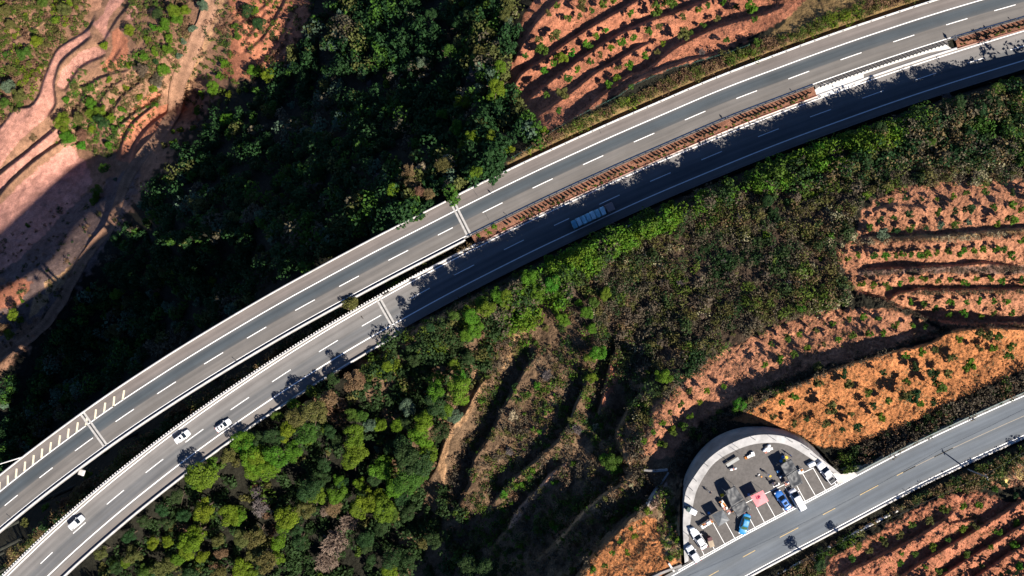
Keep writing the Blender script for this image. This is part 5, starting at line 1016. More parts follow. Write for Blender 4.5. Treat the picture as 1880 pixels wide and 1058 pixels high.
row(1400, 350, "470,695 545,680 625,690 720,725 810,730 880,735 200,775 290,755 380,720 135,800 485,785 410,805 330,830 575,775 650,770 240,850 170,885 95,910 45,830 10,940", .66, 'gmo', 'young fruit tree casting a long shadow', 'on the bare red strip above the orange terrace')
row(920, 698, "1200,35 1110,60 970,130 910,175 870,230 820,280 770,330 1020,195 985,250 930,285 885,350 1070,120", .62, 'gmy', 'small straggling fruit tree', 'on the lower end of the bare red strip')
row(1400, 350, "1200,775,b 1270,785 1060,800 1340,840 1240,850 1170,850 930,855 860,870 1020,900 770,890 825,950 920,985,b 1120,940,b 1330,890 650,980 440,990 470,1040 300,1040 780,1030 1000,985", .74, 'dmgo', 'sparse fruit tree', 'on the upper half of the orange terrace')
row(1400, 698, "460,20 375,150,b 480,185 600,140 680,110 780,80,b 820,90,b 960,40,b 570,70 105,120 170,90 60,200 235,210 340,240 515,255 640,200 300,20 920,120 850,130 430,270 170,235", .74, 'dmgo', 'sparse fruit tree', 'on the lower half of the orange terrace')
row(1400, 698, "975,700 1080,680 1165,675 900,760 740,835 655,875 575,920 480,960 640,860 1000,695", .7, 'omg', 'straggly fruit tree', 'in the upper rows beyond the hillside road')
row(1400, 698, "915,900 1000,860 1100,940 820,940 1270,820 740,985 950,1030 1080,800 800,780 1150,790 1230,900 1180,1000", .62, 'omg', 'straggly fruit tree', 'in the lower rows beyond the hillside road')
row(920, 698, "720,840 640,870 680,930 600,930 770,770 560,1000 700,800", .5, 'gmy', 'small fruit tree', 'on the small orange field')
# ---- finish the labels: what looks alike in one spot is told apart by where it stands
ORD = ['first', 'second', 'third', 'fourth', 'fifth', 'sixth', 'seventh', 'eighth']
ND = [('the lowest carriageway', 0)]
def finish_labels():
    by = {}
    for o, base, cat, reg in LAB: by.setdefault((base, cat, reg), []).append(o)
    for (base, cat, reg), os_ in by.items():
        os_.sort(key=lambda o: o.location.x); n = len(os_)
        for i, o in enumerate(os_):
            lab = f'{base} {reg}'
            if n == 2: lab += ', ' + ('western' if i == 0 else 'eastern') + ' of two'
            elif 3 <= n:
                if i == 0: lab += ', westernmost'
                elif i == n - 1: lab += ', easternmost'
                elif i <= 4: lab += f', {ORD[i]} from west'
                elif n - 1 - i <= 4: lab += f', {ORD[n - 1 - i]} from east'
                elif i < 8: lab += f', {ORD[i]} from west'
                elif n - 1 - i < 8: lab += f', {ORD[n - 1 - i]} from east'
                else: lab += ', mid row'
            if len(lab.replace('-', ' ').split()) > 16: lab = lab.replace('right terraces', 'terraces').replace('well ', '').replace('young ', '').replace('straggling ', '').replace('the ', '')
            tag(o, lab, cat, (base + 's ' + reg) if n > 1 else None)


# ================================================================== vehicles
GLASS = mat('car_glass', (.012, .018, .024), .12, .05, 1, spec=.6); RIM = mat('alloy_rim', (.35, .35, .36), .4, .1, 5, metal=.7); LAMP = mat('lamp_glass', (.55, .56, .58), .2, .05, 5); TAIL = mat('red_lamp', (.30, .015, .012), .3, .1, 5)
def paint(n, c, r=.35): return mat('car_paint_' + n, c, r, .04, .8, spec=.5)
def ring(x, hw, z0, z1): return [(x, y * hw, z0 + (z1 - z0) * t) for y, t in ((-.86, 0), (-.98, .22), (-1, .6), (-.95, .88), (-.82, 1), (-.4, 1.035), (0, 1.045), (.4, 1.035), (.82, 1), (.95, .88), (1, .6), (.98, .22), (.86, 0))]
WHEEL_T = None
def wheels(t, xs, hw, r, pairs=None):
    global WHEEL_T
    for x in xs:
        for s in (-1, 1):
            w_ = MB().tube((0, -.11, 0), (0, .11, 0), r, n=18).build('wheel', BLACK, t, True, (x, s * (hw - .1), r)); MB().tube((0, -.02, 0), (0, s * .115, 0), r * .62, r * .58, 12).build('rim', RIM, w_)
STY = {'sedan': dict(st=[(-2.3, .66, .72), (-2.22, .80, .84), (-1.6, .88, .93), (-.3, .91, .95), .0, (.9, .90, .92), (1.65, .87, .86), (2.12, .78, .74), (2.3, .60, .62)], belt=(-1.72, 1.08), roof=(-1.1, .28), H=1.46, hb=.83, hr=.60, wx=(-1.38, 1.4)),
       'suv': dict(st=[(-2.28, .72, .86), (-2.2, .86, 1.0), (-1.4, .92, 1.05), (0, .93, 1.06), (.95, .92, 1.03), (1.65, .9, .98), (2.15, .82, .86), (2.3, .66, .7)], belt=(-2.16, 1.12), roof=(-1.82, .42), H=1.72, hb=.87, hr=.70, wx=(-1.4, 1.42)),
       'hatchback': dict(st=[(-1.95, .70, .8), (-1.88, .82, .94), (-1.2, .86, .96), (0, .87, .96), (.75, .86, .93), (1.4, .84, .86), (1.85, .75, .75), (1.98, .58, .6)], belt=(-1.84, 1.0), roof=(-1.5, .3), H=1.55, hb=.81, hr=.62, wx=(-1.22, 1.22)),
       'van': dict(st=[(-2.35, .78, 1.0), (-2.28, .88, 1.08), (-1, .9, 1.1), (.5, .9, 1.1), (1.3, .89, 1.06), (1.95, .86, .98), (2.28, .76, .82), (2.4, .62, .66)], belt=(-2.28, 1.75), roof=(-2.12, .98), H=1.93, hb=.86, hr=.72, wx=(-1.4, 1.5)),
       'pickup': dict(st=[(-2.6, .84, .55), (-2.5, .88, .6), (-.7, .9, .62), (-.62, .92, 1.05), (1.05, .92, 1.05), (1.75, .9, .98), (2.35, .84, .86), (2.55, .68, .7)], belt=(-.68, 1.2), roof=(-.5, .5), H=1.75, hb=.87, hr=.70, wx=(-1.6, 1.55))}
def vehicle(name, label, cat, pos, rz, style, P, roofP=None, sun=None, glass=GLASS, group=None):
    S = STY[style]; t = thing(name, label, cat, pos, rz, group); st = [s for s in S['st'] if s]
    o = MB().loft([ring(x, hw, .24, z) for x, hw, z in st]).build('body', P, t, True); m = o.modifiers.new('smooth', 'SUBSURF'); m.levels = m.render_levels = 1
    (b0, b1), (r0, r1), Hh, hb, hr = S['belt'], S['roof'], S['H'], S['hb'], S['hr']; zb_ = (max(z for x, _, z in st) if style != 'pickup' else 1.05) - .06
    lo = [(b0, -hb, zb_), (b1, -hb * .94, zb_ - .03), (b1 + .1, 0, zb_ - .03), (b1, hb * .94, zb_ - .03), (b0, hb, zb_), (b0 - .06, 0, zb_)]
    mid = [(r0, -hr, Hh - .07), (r1, -hr, Hh - .07), (r1 + .06, 0, Hh - .05), (r1, hr, Hh - .07), (r0, hr, Hh - .07), (r0 - .04, 0, Hh - .05)]
    top = [(r0 + .18, -hr * .8, Hh), (r1 - .15, -hr * .8, Hh), (r1 - .1, 0, Hh + .02), (r1 - .15, hr * .8, Hh), (r0 + .18, hr * .8, Hh), (r0 + .15, 0, Hh + .02)]
    MB().loft([lo, mid, top]).build('roof', roofP or P, t, False)
    L_, M_ = [Vector(p) for p in lo], [Vector(p) for p in mid]
    def pane(nm, a, b_, c, d, f=.07, g=.08):
        q = [a.lerp(b_, f).lerp(d.lerp(c, f), g), a.lerp(b_, 1 - f).lerp(d.lerp(c, 1 - f), g), a.lerp(b_, 1 - f).lerp(d.lerp(c, 1 - f), 1 - g), a.lerp(b_, f).lerp(d.lerp(c, f), 1 - g)]
        n = (q[1] - q[0]).cross(q[3] - q[0]).normalized(); ctr = (q[0] + q[2]) / 2; n = n if n.dot(ctr - Vector((0, 0, .8))) > 0 else -n
        MB().loft([[p + n * .012 for p in q], [p - n * .02 for p in q]]).build(nm, glass, t)
    b = MB()
    for nm, a, m_, c in (('windshield', 1, 2, 3), ('rear_window', 5, 5, 5)):
        if nm == 'windshield':
            qs = [L_[1].lerp(M_[1], .06), L_[2].lerp(M_[2], .06), L_[3].lerp(M_[3], .06), M_[3].lerp(L_[3], .06), M_[2].lerp(L_[2], .06), M_[1].lerp(L_[1], .06)]
        else: qs = [L_[4].lerp(M_[4], .2), L_[5].lerp(M_[5], .2), L_[0].lerp(M_[0], .2), M_[0].lerp(L_[0], .1), M_[5].lerp(L_[5], .1), M_[4].lerp(L_[4], .1)]
        qs = [Vector((p.x, p.y * .9, p.z)) for p in qs]; sx = 1 if nm == 'windshield' else -1; w_ = MB()
        w_.quad(*[p + Vector((.02 * sx, 0, .022)) for p in (qs[0], qs[1], qs[4], qs[5])]); w_.quad(*[p + Vector((.02 * sx, 0, .022)) for p in (qs[1], qs[2], qs[3], qs[4])]); w_.build(nm, glass, t)
    pane('side_window', L_[0], L_[1], M_[1], M_[0]); pane('side_window', L_[4], L_[3], M_[3], M_[4])
    wheels(t, S['wx'], st[3][1], .33)
    xf = st[-1][0] - .12; xr = st[0][0] + .06
    for s in (-1, 1):
        MB().box((xf - .06, s * .6, .66), (.3, .34, .16), s * -.35, .03).build('headlight', LAMP, t); MB().box((xr, s * .66, .8), (.12, .3, .18), 0, .02).build('tail_light', TAIL, t)
        MB().box((b1 - .25, s * (hb + .14), zb_ + .06), (.16, .22, .14), 0, .03).build('mirror', P, t)
    if sun: MB().box(((r0 + r1) / 2 + sun, 0, Hh + .022), (.55, .78, .02)).build('sunroof', glass, t)
    if style == 'pickup':
        for a, c, d in (((-1.62, .86, .82), (1.9, .08, .5), 0), ((-1.62, -.86, .82), (1.9, .08, .5), 0), ((-2.56, 0, .82), (.08, 1.7, .5), 0)): MB().box(a, c).build('bed_side', P, t)
        MB().box((-1.62, 0, .665), (1.8, 1.6, .02)).build('bed_floor', mat('worn_bed', (.30, .30, .30), .7, .2, 3), t); MB().box((-2.15, .1, .82), (.7, 1.3, .3), 0, .05).build('cargo_box', DARKM, t)
    return t
def world_dir(du, dv): return math.atan2(-dv, du)
def at(u, v, z, h=.8): x, y, _ = U(u, v, z + h); return (x, y, z)
WP = paint('white', (.80, .80, .80)); sA = lambda u, v: LB.dirn(LB.find(u, v))
vehicle('parked_car', '', '', (0, 0, 0), 0, 'sedan', WP) if False else None
vehicle('suv_car', 'white car with black sunroof near the inner parapet, middle of three on lower viaduct', 'car', at(334.5, 802.4, 0), sA(334, 802), 'suv', WP, sun=.5)
vehicle('sedan_car', 'white sedan in the outer lane of the lower viaduct, beside a tree shadow', 'car', at(409.6, 781.6, 0), sA(409, 781), 'sedan', WP, sun=.2)
vehicle('hatchback_car', 'white hatchback alone lower down the lower viaduct, hugging the inner lane', 'car', at(140.4, 959.6, 0), sA(140, 959), 'suv', WP)
# lorry in the shade
s_ = LB.find(1088, 397); p_ = at(1089, 396, 0, 1.6); t = thing('cargo_truck', 'long flatbed truck with bluish tarpaulined loads tinted bluer for shade, on the shaded lower carriageway', 'truck', p_, LB.dirn(s_)); t.scale = (1.17, 1.06, 1.08)
MB().box((-.3, 0, .85), (9.6, .9, .35)).build('chassis', DARKM, t); MB().box((-1.2, 0, 1.15), (8.3, 2.35, .16)).build('flatbed', mat('truck_bed', (.10, .10, .11)), t)
MB().box((4.15, 0, 1.55), (1.9, 2.3, 2.1), 0, .18, .93).build('cab', paint('brown', (.24, .18, .17)), t)
MB().box((5.02, 0, 1.95), (.12, 1.9, .75), 0, .03).build('windshield', GLASS, t)
for s in (-1, 1): MB().box((4.4, s * 1.12, 1.95), (.9, .06, .6), 0, .02).build('side_window', GLASS, t); MB().box((5.1, s * .85, .85), (.1, .4, .22), 0, .03).build('headlight', LAMP, t); MB().box((4.9, s * 1.36, 1.9), (.12, .18, .5), 0, .03).build('mirror', DARKM, t)
MB().box((3.0, .35, 1.5), (.35, .6, .9), 0, .04).build('toolbox', CONCW, t)
TP = [mat('shade_blue_tarp_%s' % n, c, .55, .15, 2) for n, c in (('pale', (.55, .78, .82)), ('mid', (.34, .62, .70)), ('dark', (.16, .40, .50)))]  # bluish tarps, with the blue of the shade added to their colour
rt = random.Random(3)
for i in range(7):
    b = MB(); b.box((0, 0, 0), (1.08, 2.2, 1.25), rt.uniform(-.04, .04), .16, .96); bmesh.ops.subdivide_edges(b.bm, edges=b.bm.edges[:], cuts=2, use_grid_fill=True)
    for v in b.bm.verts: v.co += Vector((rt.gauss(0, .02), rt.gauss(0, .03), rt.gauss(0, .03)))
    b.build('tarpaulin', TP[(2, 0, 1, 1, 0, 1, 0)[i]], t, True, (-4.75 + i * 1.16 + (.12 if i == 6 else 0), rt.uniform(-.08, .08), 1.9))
for x in (-4.2, -3.2, .6, 4.0):
    for s in (-1, 1): w_ = MB().tube((0, -.14, 0), (0, .14, 0), .5, n=18).build('wheel', BLACK, t, True, (x, s * .98, .5)); MB().tube((0, 0, 0), (0, s * .15, 0), .28, .26, 12).build('rim', RIM, w_)
# lay-by vehicles
Z6 = lambda a, c: (1240 + a / 7.8375, 900 + c / 7.8375); Z8 = lambda a, c: (1370 + a / 7.053, 810 + c / 7.053)
ZL = ZC + .01
vehicle('sedan_car', 'white sedan parked nose to the wall beside the khaki tricycle', 'car', at(*Z6(343, 712), ZL), world_dir(-80, -118), 'sedan', WP)
vehicle('hatchback_car', 'small white hatchback at the lowest corner of the lay-by, half on the walkway', 'car', at(*Z6(262, 925), ZL), world_dir(-70, -108), 'hatchback', WP)
vehicle('hatchback_car', 'teal blue car facing the road, tail under the crumpled black awning', 'car', at(*Z6(998, 492), ZL), world_dir(-28, 100), 'sedan', paint('teal', (.015, .20, .42)), glass=mat('tinted_glass', (.05, .10, .04), .15, .1, 1, spec=.6))
vehicle('sedan_car', 'blue sedan parked between the pink canopy and the white van', 'car', at(*Z8(478, 768), ZL), world_dir(-72, -105), 'sedan', paint('blue', (.02, .13, .42)), sun=-.1)
vehicle('van_car', 'white van with dark windscreen under the edge of the large black awning', 'van', at(*Z8(660, 758), ZL), world_dir(-58, -105), 'van', WP)
vehicle('pickup_truck', 'white pickup truck with open load bed at the upper end of the lay-by', 'pickup truck', at(*Z8(1040, 408), ZL), world_dir(-78, -100), 'pickup', WP)
def tricycle(label, pos, rz, box, boxm, cabm):
    t = thing('cargo_tricycle', label, 'tricycle', pos, rz)
    MB().box((-.35, 0, .45), (1.7, 1.0, .12)).build('frame', DARKM, t); MB().box((-.5, 0, .5 + box / 2), (1.5, 1.15, box), 0, .05, .97).build('cargo_box', boxm, t)
    MB().box((.78, 0, .75), (.5, .85, .55), 0, .1, .8).build('cab', cabm, t); MB().box((.62, 0, 1.5), (.75, .95, .05), 0, .02).build('canopy', cabm, t)
    for s in (-1, 1): MB().tube((.95, s * .42, .9), (.88, s * .42, 1.5), .025).build('canopy_post', DARKM, t)
    MB().tube((.9, -.4, 1.05), (.9, .4, 1.05), .025).build('handlebar', DARKM, t)
    for x, y in ((1.05, 0), (-.75, .5), (-.75, -.5)): w_ = MB().tube((0, -.06, 0), (0, .06, 0), .28, n=14).build('wheel', BLACK, t, True, (x, y, .28)); MB().tube((0, -.065, 0), (0, .065, 0), .15, n=10).build('rim', RIM, w_)
tricycle('khaki covered cargo tricycle with a dark maroon front beside the white sedan', at(*Z6(497, 730), ZL), world_dir(-30, -100), .8, mat('khaki_canvas', (.34, .27, .19), .9, .25, 2), mat('maroon_paint', (.08, .02, .025), .5))
tricycle('white boxed cargo tricycle with dark green front parked on the walkway', at(*Z6(215, 285), ZL + .05), world_dir(-100, -50), 1.1, mat('white_box_paint', (.72, .72, .72), .6), mat('dark_green_paint', (.035, .07, .06), .4))
# ================================================================== stalls, canopies, goods
def cloth(name, C, z, m, sag, seed, parent, crumple=.12, peak=0.0, n=14):
    P = [Vector(U(*c, z)) for c in C]; r = np.random.default_rng(seed); b = MB(); g = [[None] * (n + 1) for _ in range(n + 1)]; ox, oy = r.uniform(0, 90, 2)
    for i in range(n + 1):
        for j in range(n + 1):
            s, q = i / n, j / n; p = P[0].lerp(P[1], s).lerp(P[3].lerp(P[2], s), q)
            k = 16 * s * (1 - s) * q * (1 - q); p.z += peak * (1 - max(abs(2 * s - 1), abs(2 * q - 1))) - sag * k + crumple * 2 * float(fbm(np.array(s * 4 + ox), np.array(q * 4 + oy), 3, 7)); g[i][j] = b.bm.verts.new(p)
    for i in range(n):
        for j in range(n): b.bm.faces.new((g[i][j], g[i][j + 1], g[i + 1][j + 1], g[i + 1][j]))
    o = b.build(name, m, None, crumple > .05); o.modifiers.new('thick', 'SOLIDIFY').thickness = .02; o.parent = parent; o.matrix_parent_inverse = Matrix.Translation(-Vector(parent.location)); return o
def canopy(label, quads, h, m, sag=.1, crumple=.1, peak=0.0, legs=True, cat='canopy'):
    c0 = [Vector(U(*p, ZL + h)) for q in quads for p in q]; ctr = sum(c0, Vector()) / len(c0); t = thing('market_canopy', label, cat, (ctr.x, ctr.y, ZL)); inv = Matrix.Translation(-Vector(t.location))
    for i, q in enumerate(quads): cloth('canopy_cloth', q, ZL + h - .004 * i, m, sag, 40 + i + int(q[0][0]), t, crumple, peak)
    for q in quads[:1] + quads[1:][-1:]:
        for p in q: x, y, _ = U(*p, ZL + h); o = MB().tube((x, y, ZL), (x, y, ZL + h - .03), .035).build('leg', STEEL, t); o.matrix_parent_inverse = inv
    return t
TARP = mat('black_tarp', (.028, .031, .036), .55, .3, 1.2, spec=.4); GREYC = mat('grey_canopy_cloth', (.07, .078, .086), .5, .2, 1.5, spec=.4); PINKC = mat('pink_canopy_cloth', (.72, .20, .21), .6, .08, 2)
canopy('grey square gazebo canopy with folded ridges at the lower end of the stalls', [[Z6(525, 360), Z6(680, 282), Z6(780, 430), Z6(625, 522)]], 2.15, GREYC, -.05, .03, .3)
zp1 = lambda s: zp(s)
canopy('crumpled black tarpaulin awning between the grey gazebo and pink canopy', [zp('380,535 448,498 512,590 425,650'), zp('425,650 515,595 558,662 470,720')], 2.1, TARP, .15, .17)
tpk = canopy('pink square canopy with dark red writing in the middle', [[Z8(55, 715), Z8(215, 637), Z8(290, 775), Z8(140, 858)]], 2.15, PINKC, -.03, .02, .12)
canopy('large crumpled black tarpaulin awning near the white van', [[Z8(435, 310), Z8(580, 230), Z8(655, 362), Z8(515, 455)], [Z8(515, 455), Z8(655, 362), Z8(735, 545), Z8(590, 612)]], 2.15, TARP, .15, .16)
b = MB(); zz = ZL + 2.15 + .16
for st in ("130,712 137,750", "150,708 156,742", "166,704 160,752", "166,704 180,718", "180,718 168,735", "168,735 185,748", "150,728 172,722", "140,738 150,756"):
    (a, c), (d, e) = [Z8(*q) for q in P2(st)]; A = Vector(U(a, c, zz)); B = Vector(U(d, e, zz)); n = (B - A).normalized(); n = Vector((-n.y, n.x, 0)) * .05
    b.loft([[A - n, A + n, A + n + Vector((0, 0, .01)), A - n + Vector((0, 0, .01))], [B - n, B + n, B + n + Vector((0, 0, .01)), B - n + Vector((0, 0, .01))]])
o = b.build('lettering', mat('dark_red_print', (.28, .01, .05)), tpk); o.matrix_parent_inverse = Matrix.Translation(-Vector(tpk.location))
GW = mat('white_foam', (.75, .73, .70), .8); GP = mat('pink_produce', (.62, .33, .26), .8, .35, 12); GB = mat('cardboard', (.36, .24, .14), .9, .2, 5); GY = mat('yellow_plastic', (.65, .42, .01), .5); GBL = mat('blue_plastic', (.05, .22, .48), .5); GO = mat('orange_produce', (.6, .25, .06), .8, .3, 10); GD = mat('dark_goods', (.03, .03, .035), .7)
WOODT = mat('table_wood', (.42, .33, .25), .8, .15, 3)
def table(label, u, v, w_, d_, rz, top=GW, h=.75):
    t = thing('stall_table', label, 'table', at(u, v, ZL, h), rz); MB().box((0, 0, h - .02), (w_, d_, .05), 0, .01).build('table_top', top, t)
    for sx in (-1, 1):
        for sy in (-1, 1): MB().box((sx * (w_ / 2 - .08), sy * (d_ / 2 - .06), h / 2 - .02), (.05, .05, h - .05)).build('leg', DARKM, t)
    return t
CR = {}
def crate(kind, m):
    if (kind, m.name) not in CR:
        b = MB()
        if kind == 'box': b.box((0, 0, .16), (.46, .34, .32), 0, .02).box((0, 0, .33), (.48, .36, .03))
        elif kind == 'tray':
            b.box((0, 0, .02), (.5, .36, .04)); [b.box(c, d) for c, d in (((.24, 0, .08), (.03, .36, .14)), ((-.24, 0, .08), (.03, .36, .14)), ((0, .17, .08), (.5, .03, .14)), ((0, -.17, .08), (.5, .03, .14)))]
            for i in range(4):
                for j in range(3): b.ball((-.17 + i * .115, -.11 + j * .11, .1), .06, 1)
        elif kind == 'sack': b.ball((0, 0, .16), .3, 2, (1.1, .75, .6))
        elif kind == 'basin': b.tube((0, 0, 0), (0, 0, .22), .2, .3, 16)
        CR[(kind, m.name)] = b.mesh({'box': 'crate', 'tray': 'produce_tray', 'sack': 'sack', 'basin': 'basin'}[kind], m, kind == 'sack')
    return CR[(kind, m.name)]
KN = {'box': 'crate', 'tray': 'produce_tray', 'sack': 'sack', 'basin': 'basin'}
def goods(spec, base, where, rz, h=.755, s=1.0):
    """each box, tray or sack on its own; spec: list of (dx, dy, kind, material, colour word)"""
    u, v = base; x0, y0, _ = at(u, v, ZL, h); cz, sz = math.cos(rz), math.sin(rz)
    for dx, dy, k, m, cw in spec:
        o = link(KN[k], crate(k, m), None, (x0 + dx * cz - dy * sz, y0 + dx * sz + dy * cz, ZL + h)); o.rotation_euler.z = rz + random.uniform(-.3, .3); o.scale = (s, s, s)
        LAB.append((o, f'{cw} {KN[k].replace("_", " ")}', KN[k].replace('_', ' '), where))
rd = world_dir(90, -48)
def grid(w_, n, rows, kinds, r):
    return [(-w_ / 2 + (i + .5) * w_ / n, (j - (rows - 1) / 2) * .4, *r.choice(kinds)) for i in range(n) for j in range(rows)]
rg = random.Random(12)
K1 = [('tray', GP, 'pink produce'), ('tray', GO, 'orange produce'), ('box', GW, 'white foam'), ('sack', GW, 'white')]
table('long stall table of fruit trays in front of the grey gazebo', *Z6(450, 485), 3.0, .9, world_dir(100, -62), WOODT); goods(grid(2.8, 6, 2, K1, rg), Z6(450, 485), 'on the stall in front of the grey gazebo', world_dir(100, -62))
table('stall table heaped with goods beside the crumpled black awning', *Z6(690, 215), 2.2, 1.0, world_dir(60, 90), WOODT); goods(grid(2.1, 5, 2, K1, rg), Z6(690, 215), 'on the stall beside the crumpled black awning', world_dir(60, 90))
table('small stall table under the edge of the crumpled black awning', *Z6(790, 300), 1.6, .8, rd, WOODT); goods(grid(1.5, 3, 2, K1, rg), Z6(790, 300), 'on the small table by the crumpled awning', rd)
Z7 = lambda a, c: (1300 + a / 8.814, 770 + c / 8.814)
table('long empty trestle table on the open asphalt below the two-legged boards', *Z7(400, 690), 3.0, .7, world_dir(100, -62), mat('grey_table_top', (.33, .33, .31), .8))
table('low bench with white goods beside the long trestle table', *Z7(400, 805), 1.3, .5, world_dir(100, -20), GW, .5); goods([(-.35, 0, 'box', GW, 'white foam'), (.2, 0, 'tray', GP, 'pink produce'), (.55, .05, 'sack', GW, 'white')], Z7(400, 805), 'on the low bench by the trestle table', world_dir(100, -20), .5)
goods([(-.95, 0, 'tray', GO, 'orange produce'), (-.45, .05, 'box', GW, 'white foam'), (.05, .1, 'box', GW, 'white foam'), (.6, 0, 'box', GW, 'white foam'), (.65, .42, 'box', GW, 'white foam'), (.15, .48, 'sack', GD, 'dark')], Z7(680, 590), 'standing on the asphalt near the walkway', world_dir(100, -45), .02, 1.35)
goods([(-.6, 0, 'sack', GW, 'white'), (-.1, .2, 'sack', GW, 'white'), (.4, .1, 'sack', GW, 'white'), (.1, -.35, 'sack', GW, 'white'), (.6, .5, 'sack', GW, 'white'), (-.4, -.45, 'tray', GP, 'pink produce'), (0, .65, 'sack', GD, 'dark'), (.75, -.2, 'box', GW, 'white foam')], Z7(950, 480), 'in the white heap at the top of the lay-by', world_dir(100, -45), .02, 1.45)
table('small table of white goods beside the large black awning', *Z8(705, 390), 1.2, .9, rd); goods([(-.3, .1, 'box', GW, 'white foam'), (.3, .1, 'tray', GO, 'orange produce'), (0, -.3, 'box', GW, 'white foam')], Z8(705, 390), 'on the small table by the large black awning', rd)
table('narrow white table with a black bag near the parking bays', *Z8(390, 570), 1.5, .5, world_dir(100, -45)); goods([(-.35, .15, 'sack', GD, 'dark'), (.2, .2, 'sack', GD, 'black')], Z8(390, 570), 'on the narrow white table', world_dir(100, -45), .755)
table('small goods table at the lower corner of the large black awning', *Z8(525, 545), 1.0, .8, rd, GP); goods([(-.2, 0, 'tray', GP, 'pink produce'), (.25, .1, 'box', GW, 'white foam')], Z8(525, 545), 'at the lower corner of the large awning', rd)
def freezer(label, pos, rz, d=(1.25, .7, .85)):
    t = thing('chest_freezer', label, 'freezer', pos, rz); MB().box((0, 0, d[2] / 2), d, 0, .04).build('cabinet', GW, t); MB().box((0, 0, d[2] + .03), (d[0] + .02, d[1] + .02, .06), 0, .02).build('lid', mat('grey_lid', (.55, .57, .60), .5), t); MB().box((0, -d[1] / 2 - .03, d[2] - .03), (.3, .04, .04)).build('handle', DARKM, t)
freezer('white chest freezer standing near the nose of the white pickup', at(*Z8(855, 308), ZL), world_dir(100, -50), (1.55, .75, .8)); freezer('small white chest freezer beside the nose of the white sedan', at(*Z6(247, 572), ZL), world_dir(100, -35), (1.0, .6, .75))
goods([(0, 0, 'basin', GY, 'yellow plastic'), (.75, .35, 'basin', GY, 'yellow plastic'), (0.1, .75, 'basin', GBL, 'blue plastic'), (-.65, .25, 'basin', GBL, 'blue plastic')], Z8(487, 248), 'by the upper edge of the large black awning', rd, .5, 1.2)
goods([(0, 0, 'box', GY, 'yellow plastic')], Z6(668, 68), 'beside the crumpled black awning', rd, .02, 1.4)
goods([(0, 0, 'basin', GBL, 'blue plastic')], Z6(478, 325), 'beside the grey gazebo', rd, .4, 1.0); goods([(0, 0, 'basin', GBL, 'blue plastic'), (.6, -.6, 'basin', GD, 'dark')], Z8(30, 690), 'in the shade by the pink canopy', rd, .4, 1.0)
goods([(0, 0, 'basin', GD, 'dark'), (.7, .4, 'sack', GD, 'dark'), (-.3, .7, 'basin', GBL, 'blue plastic'), (-.4, -.6, 'sack', GW, 'white')], Z8(445, 420), 'in the shade beside the large black awning', rd, .3)
goods([(0, 0, 'sack', GD, 'dark'), (.55, .1, 'sack', GW, 'white')], Z8(135, 455), 'alone on the open asphalt', rd, .02, .75)
def stool(u, v, label):
    t = thing('stool', label, 'stool', at(u, v, ZL, .4)); MB().tube((0, 0, .40), (0, 0, .45), .17, n=14).build('seat', GO, t)
    for i in range(4): a = i * math.pi / 2 + .4; MB().tube((.1 * math.cos(a), .1 * math.sin(a), .4), (.16 * math.cos(a), .16 * math.sin(a), 0), .02).build('leg', GO, t)
stool(*Z8(198, 462), 'small orange plastic stool alone on the open asphalt')
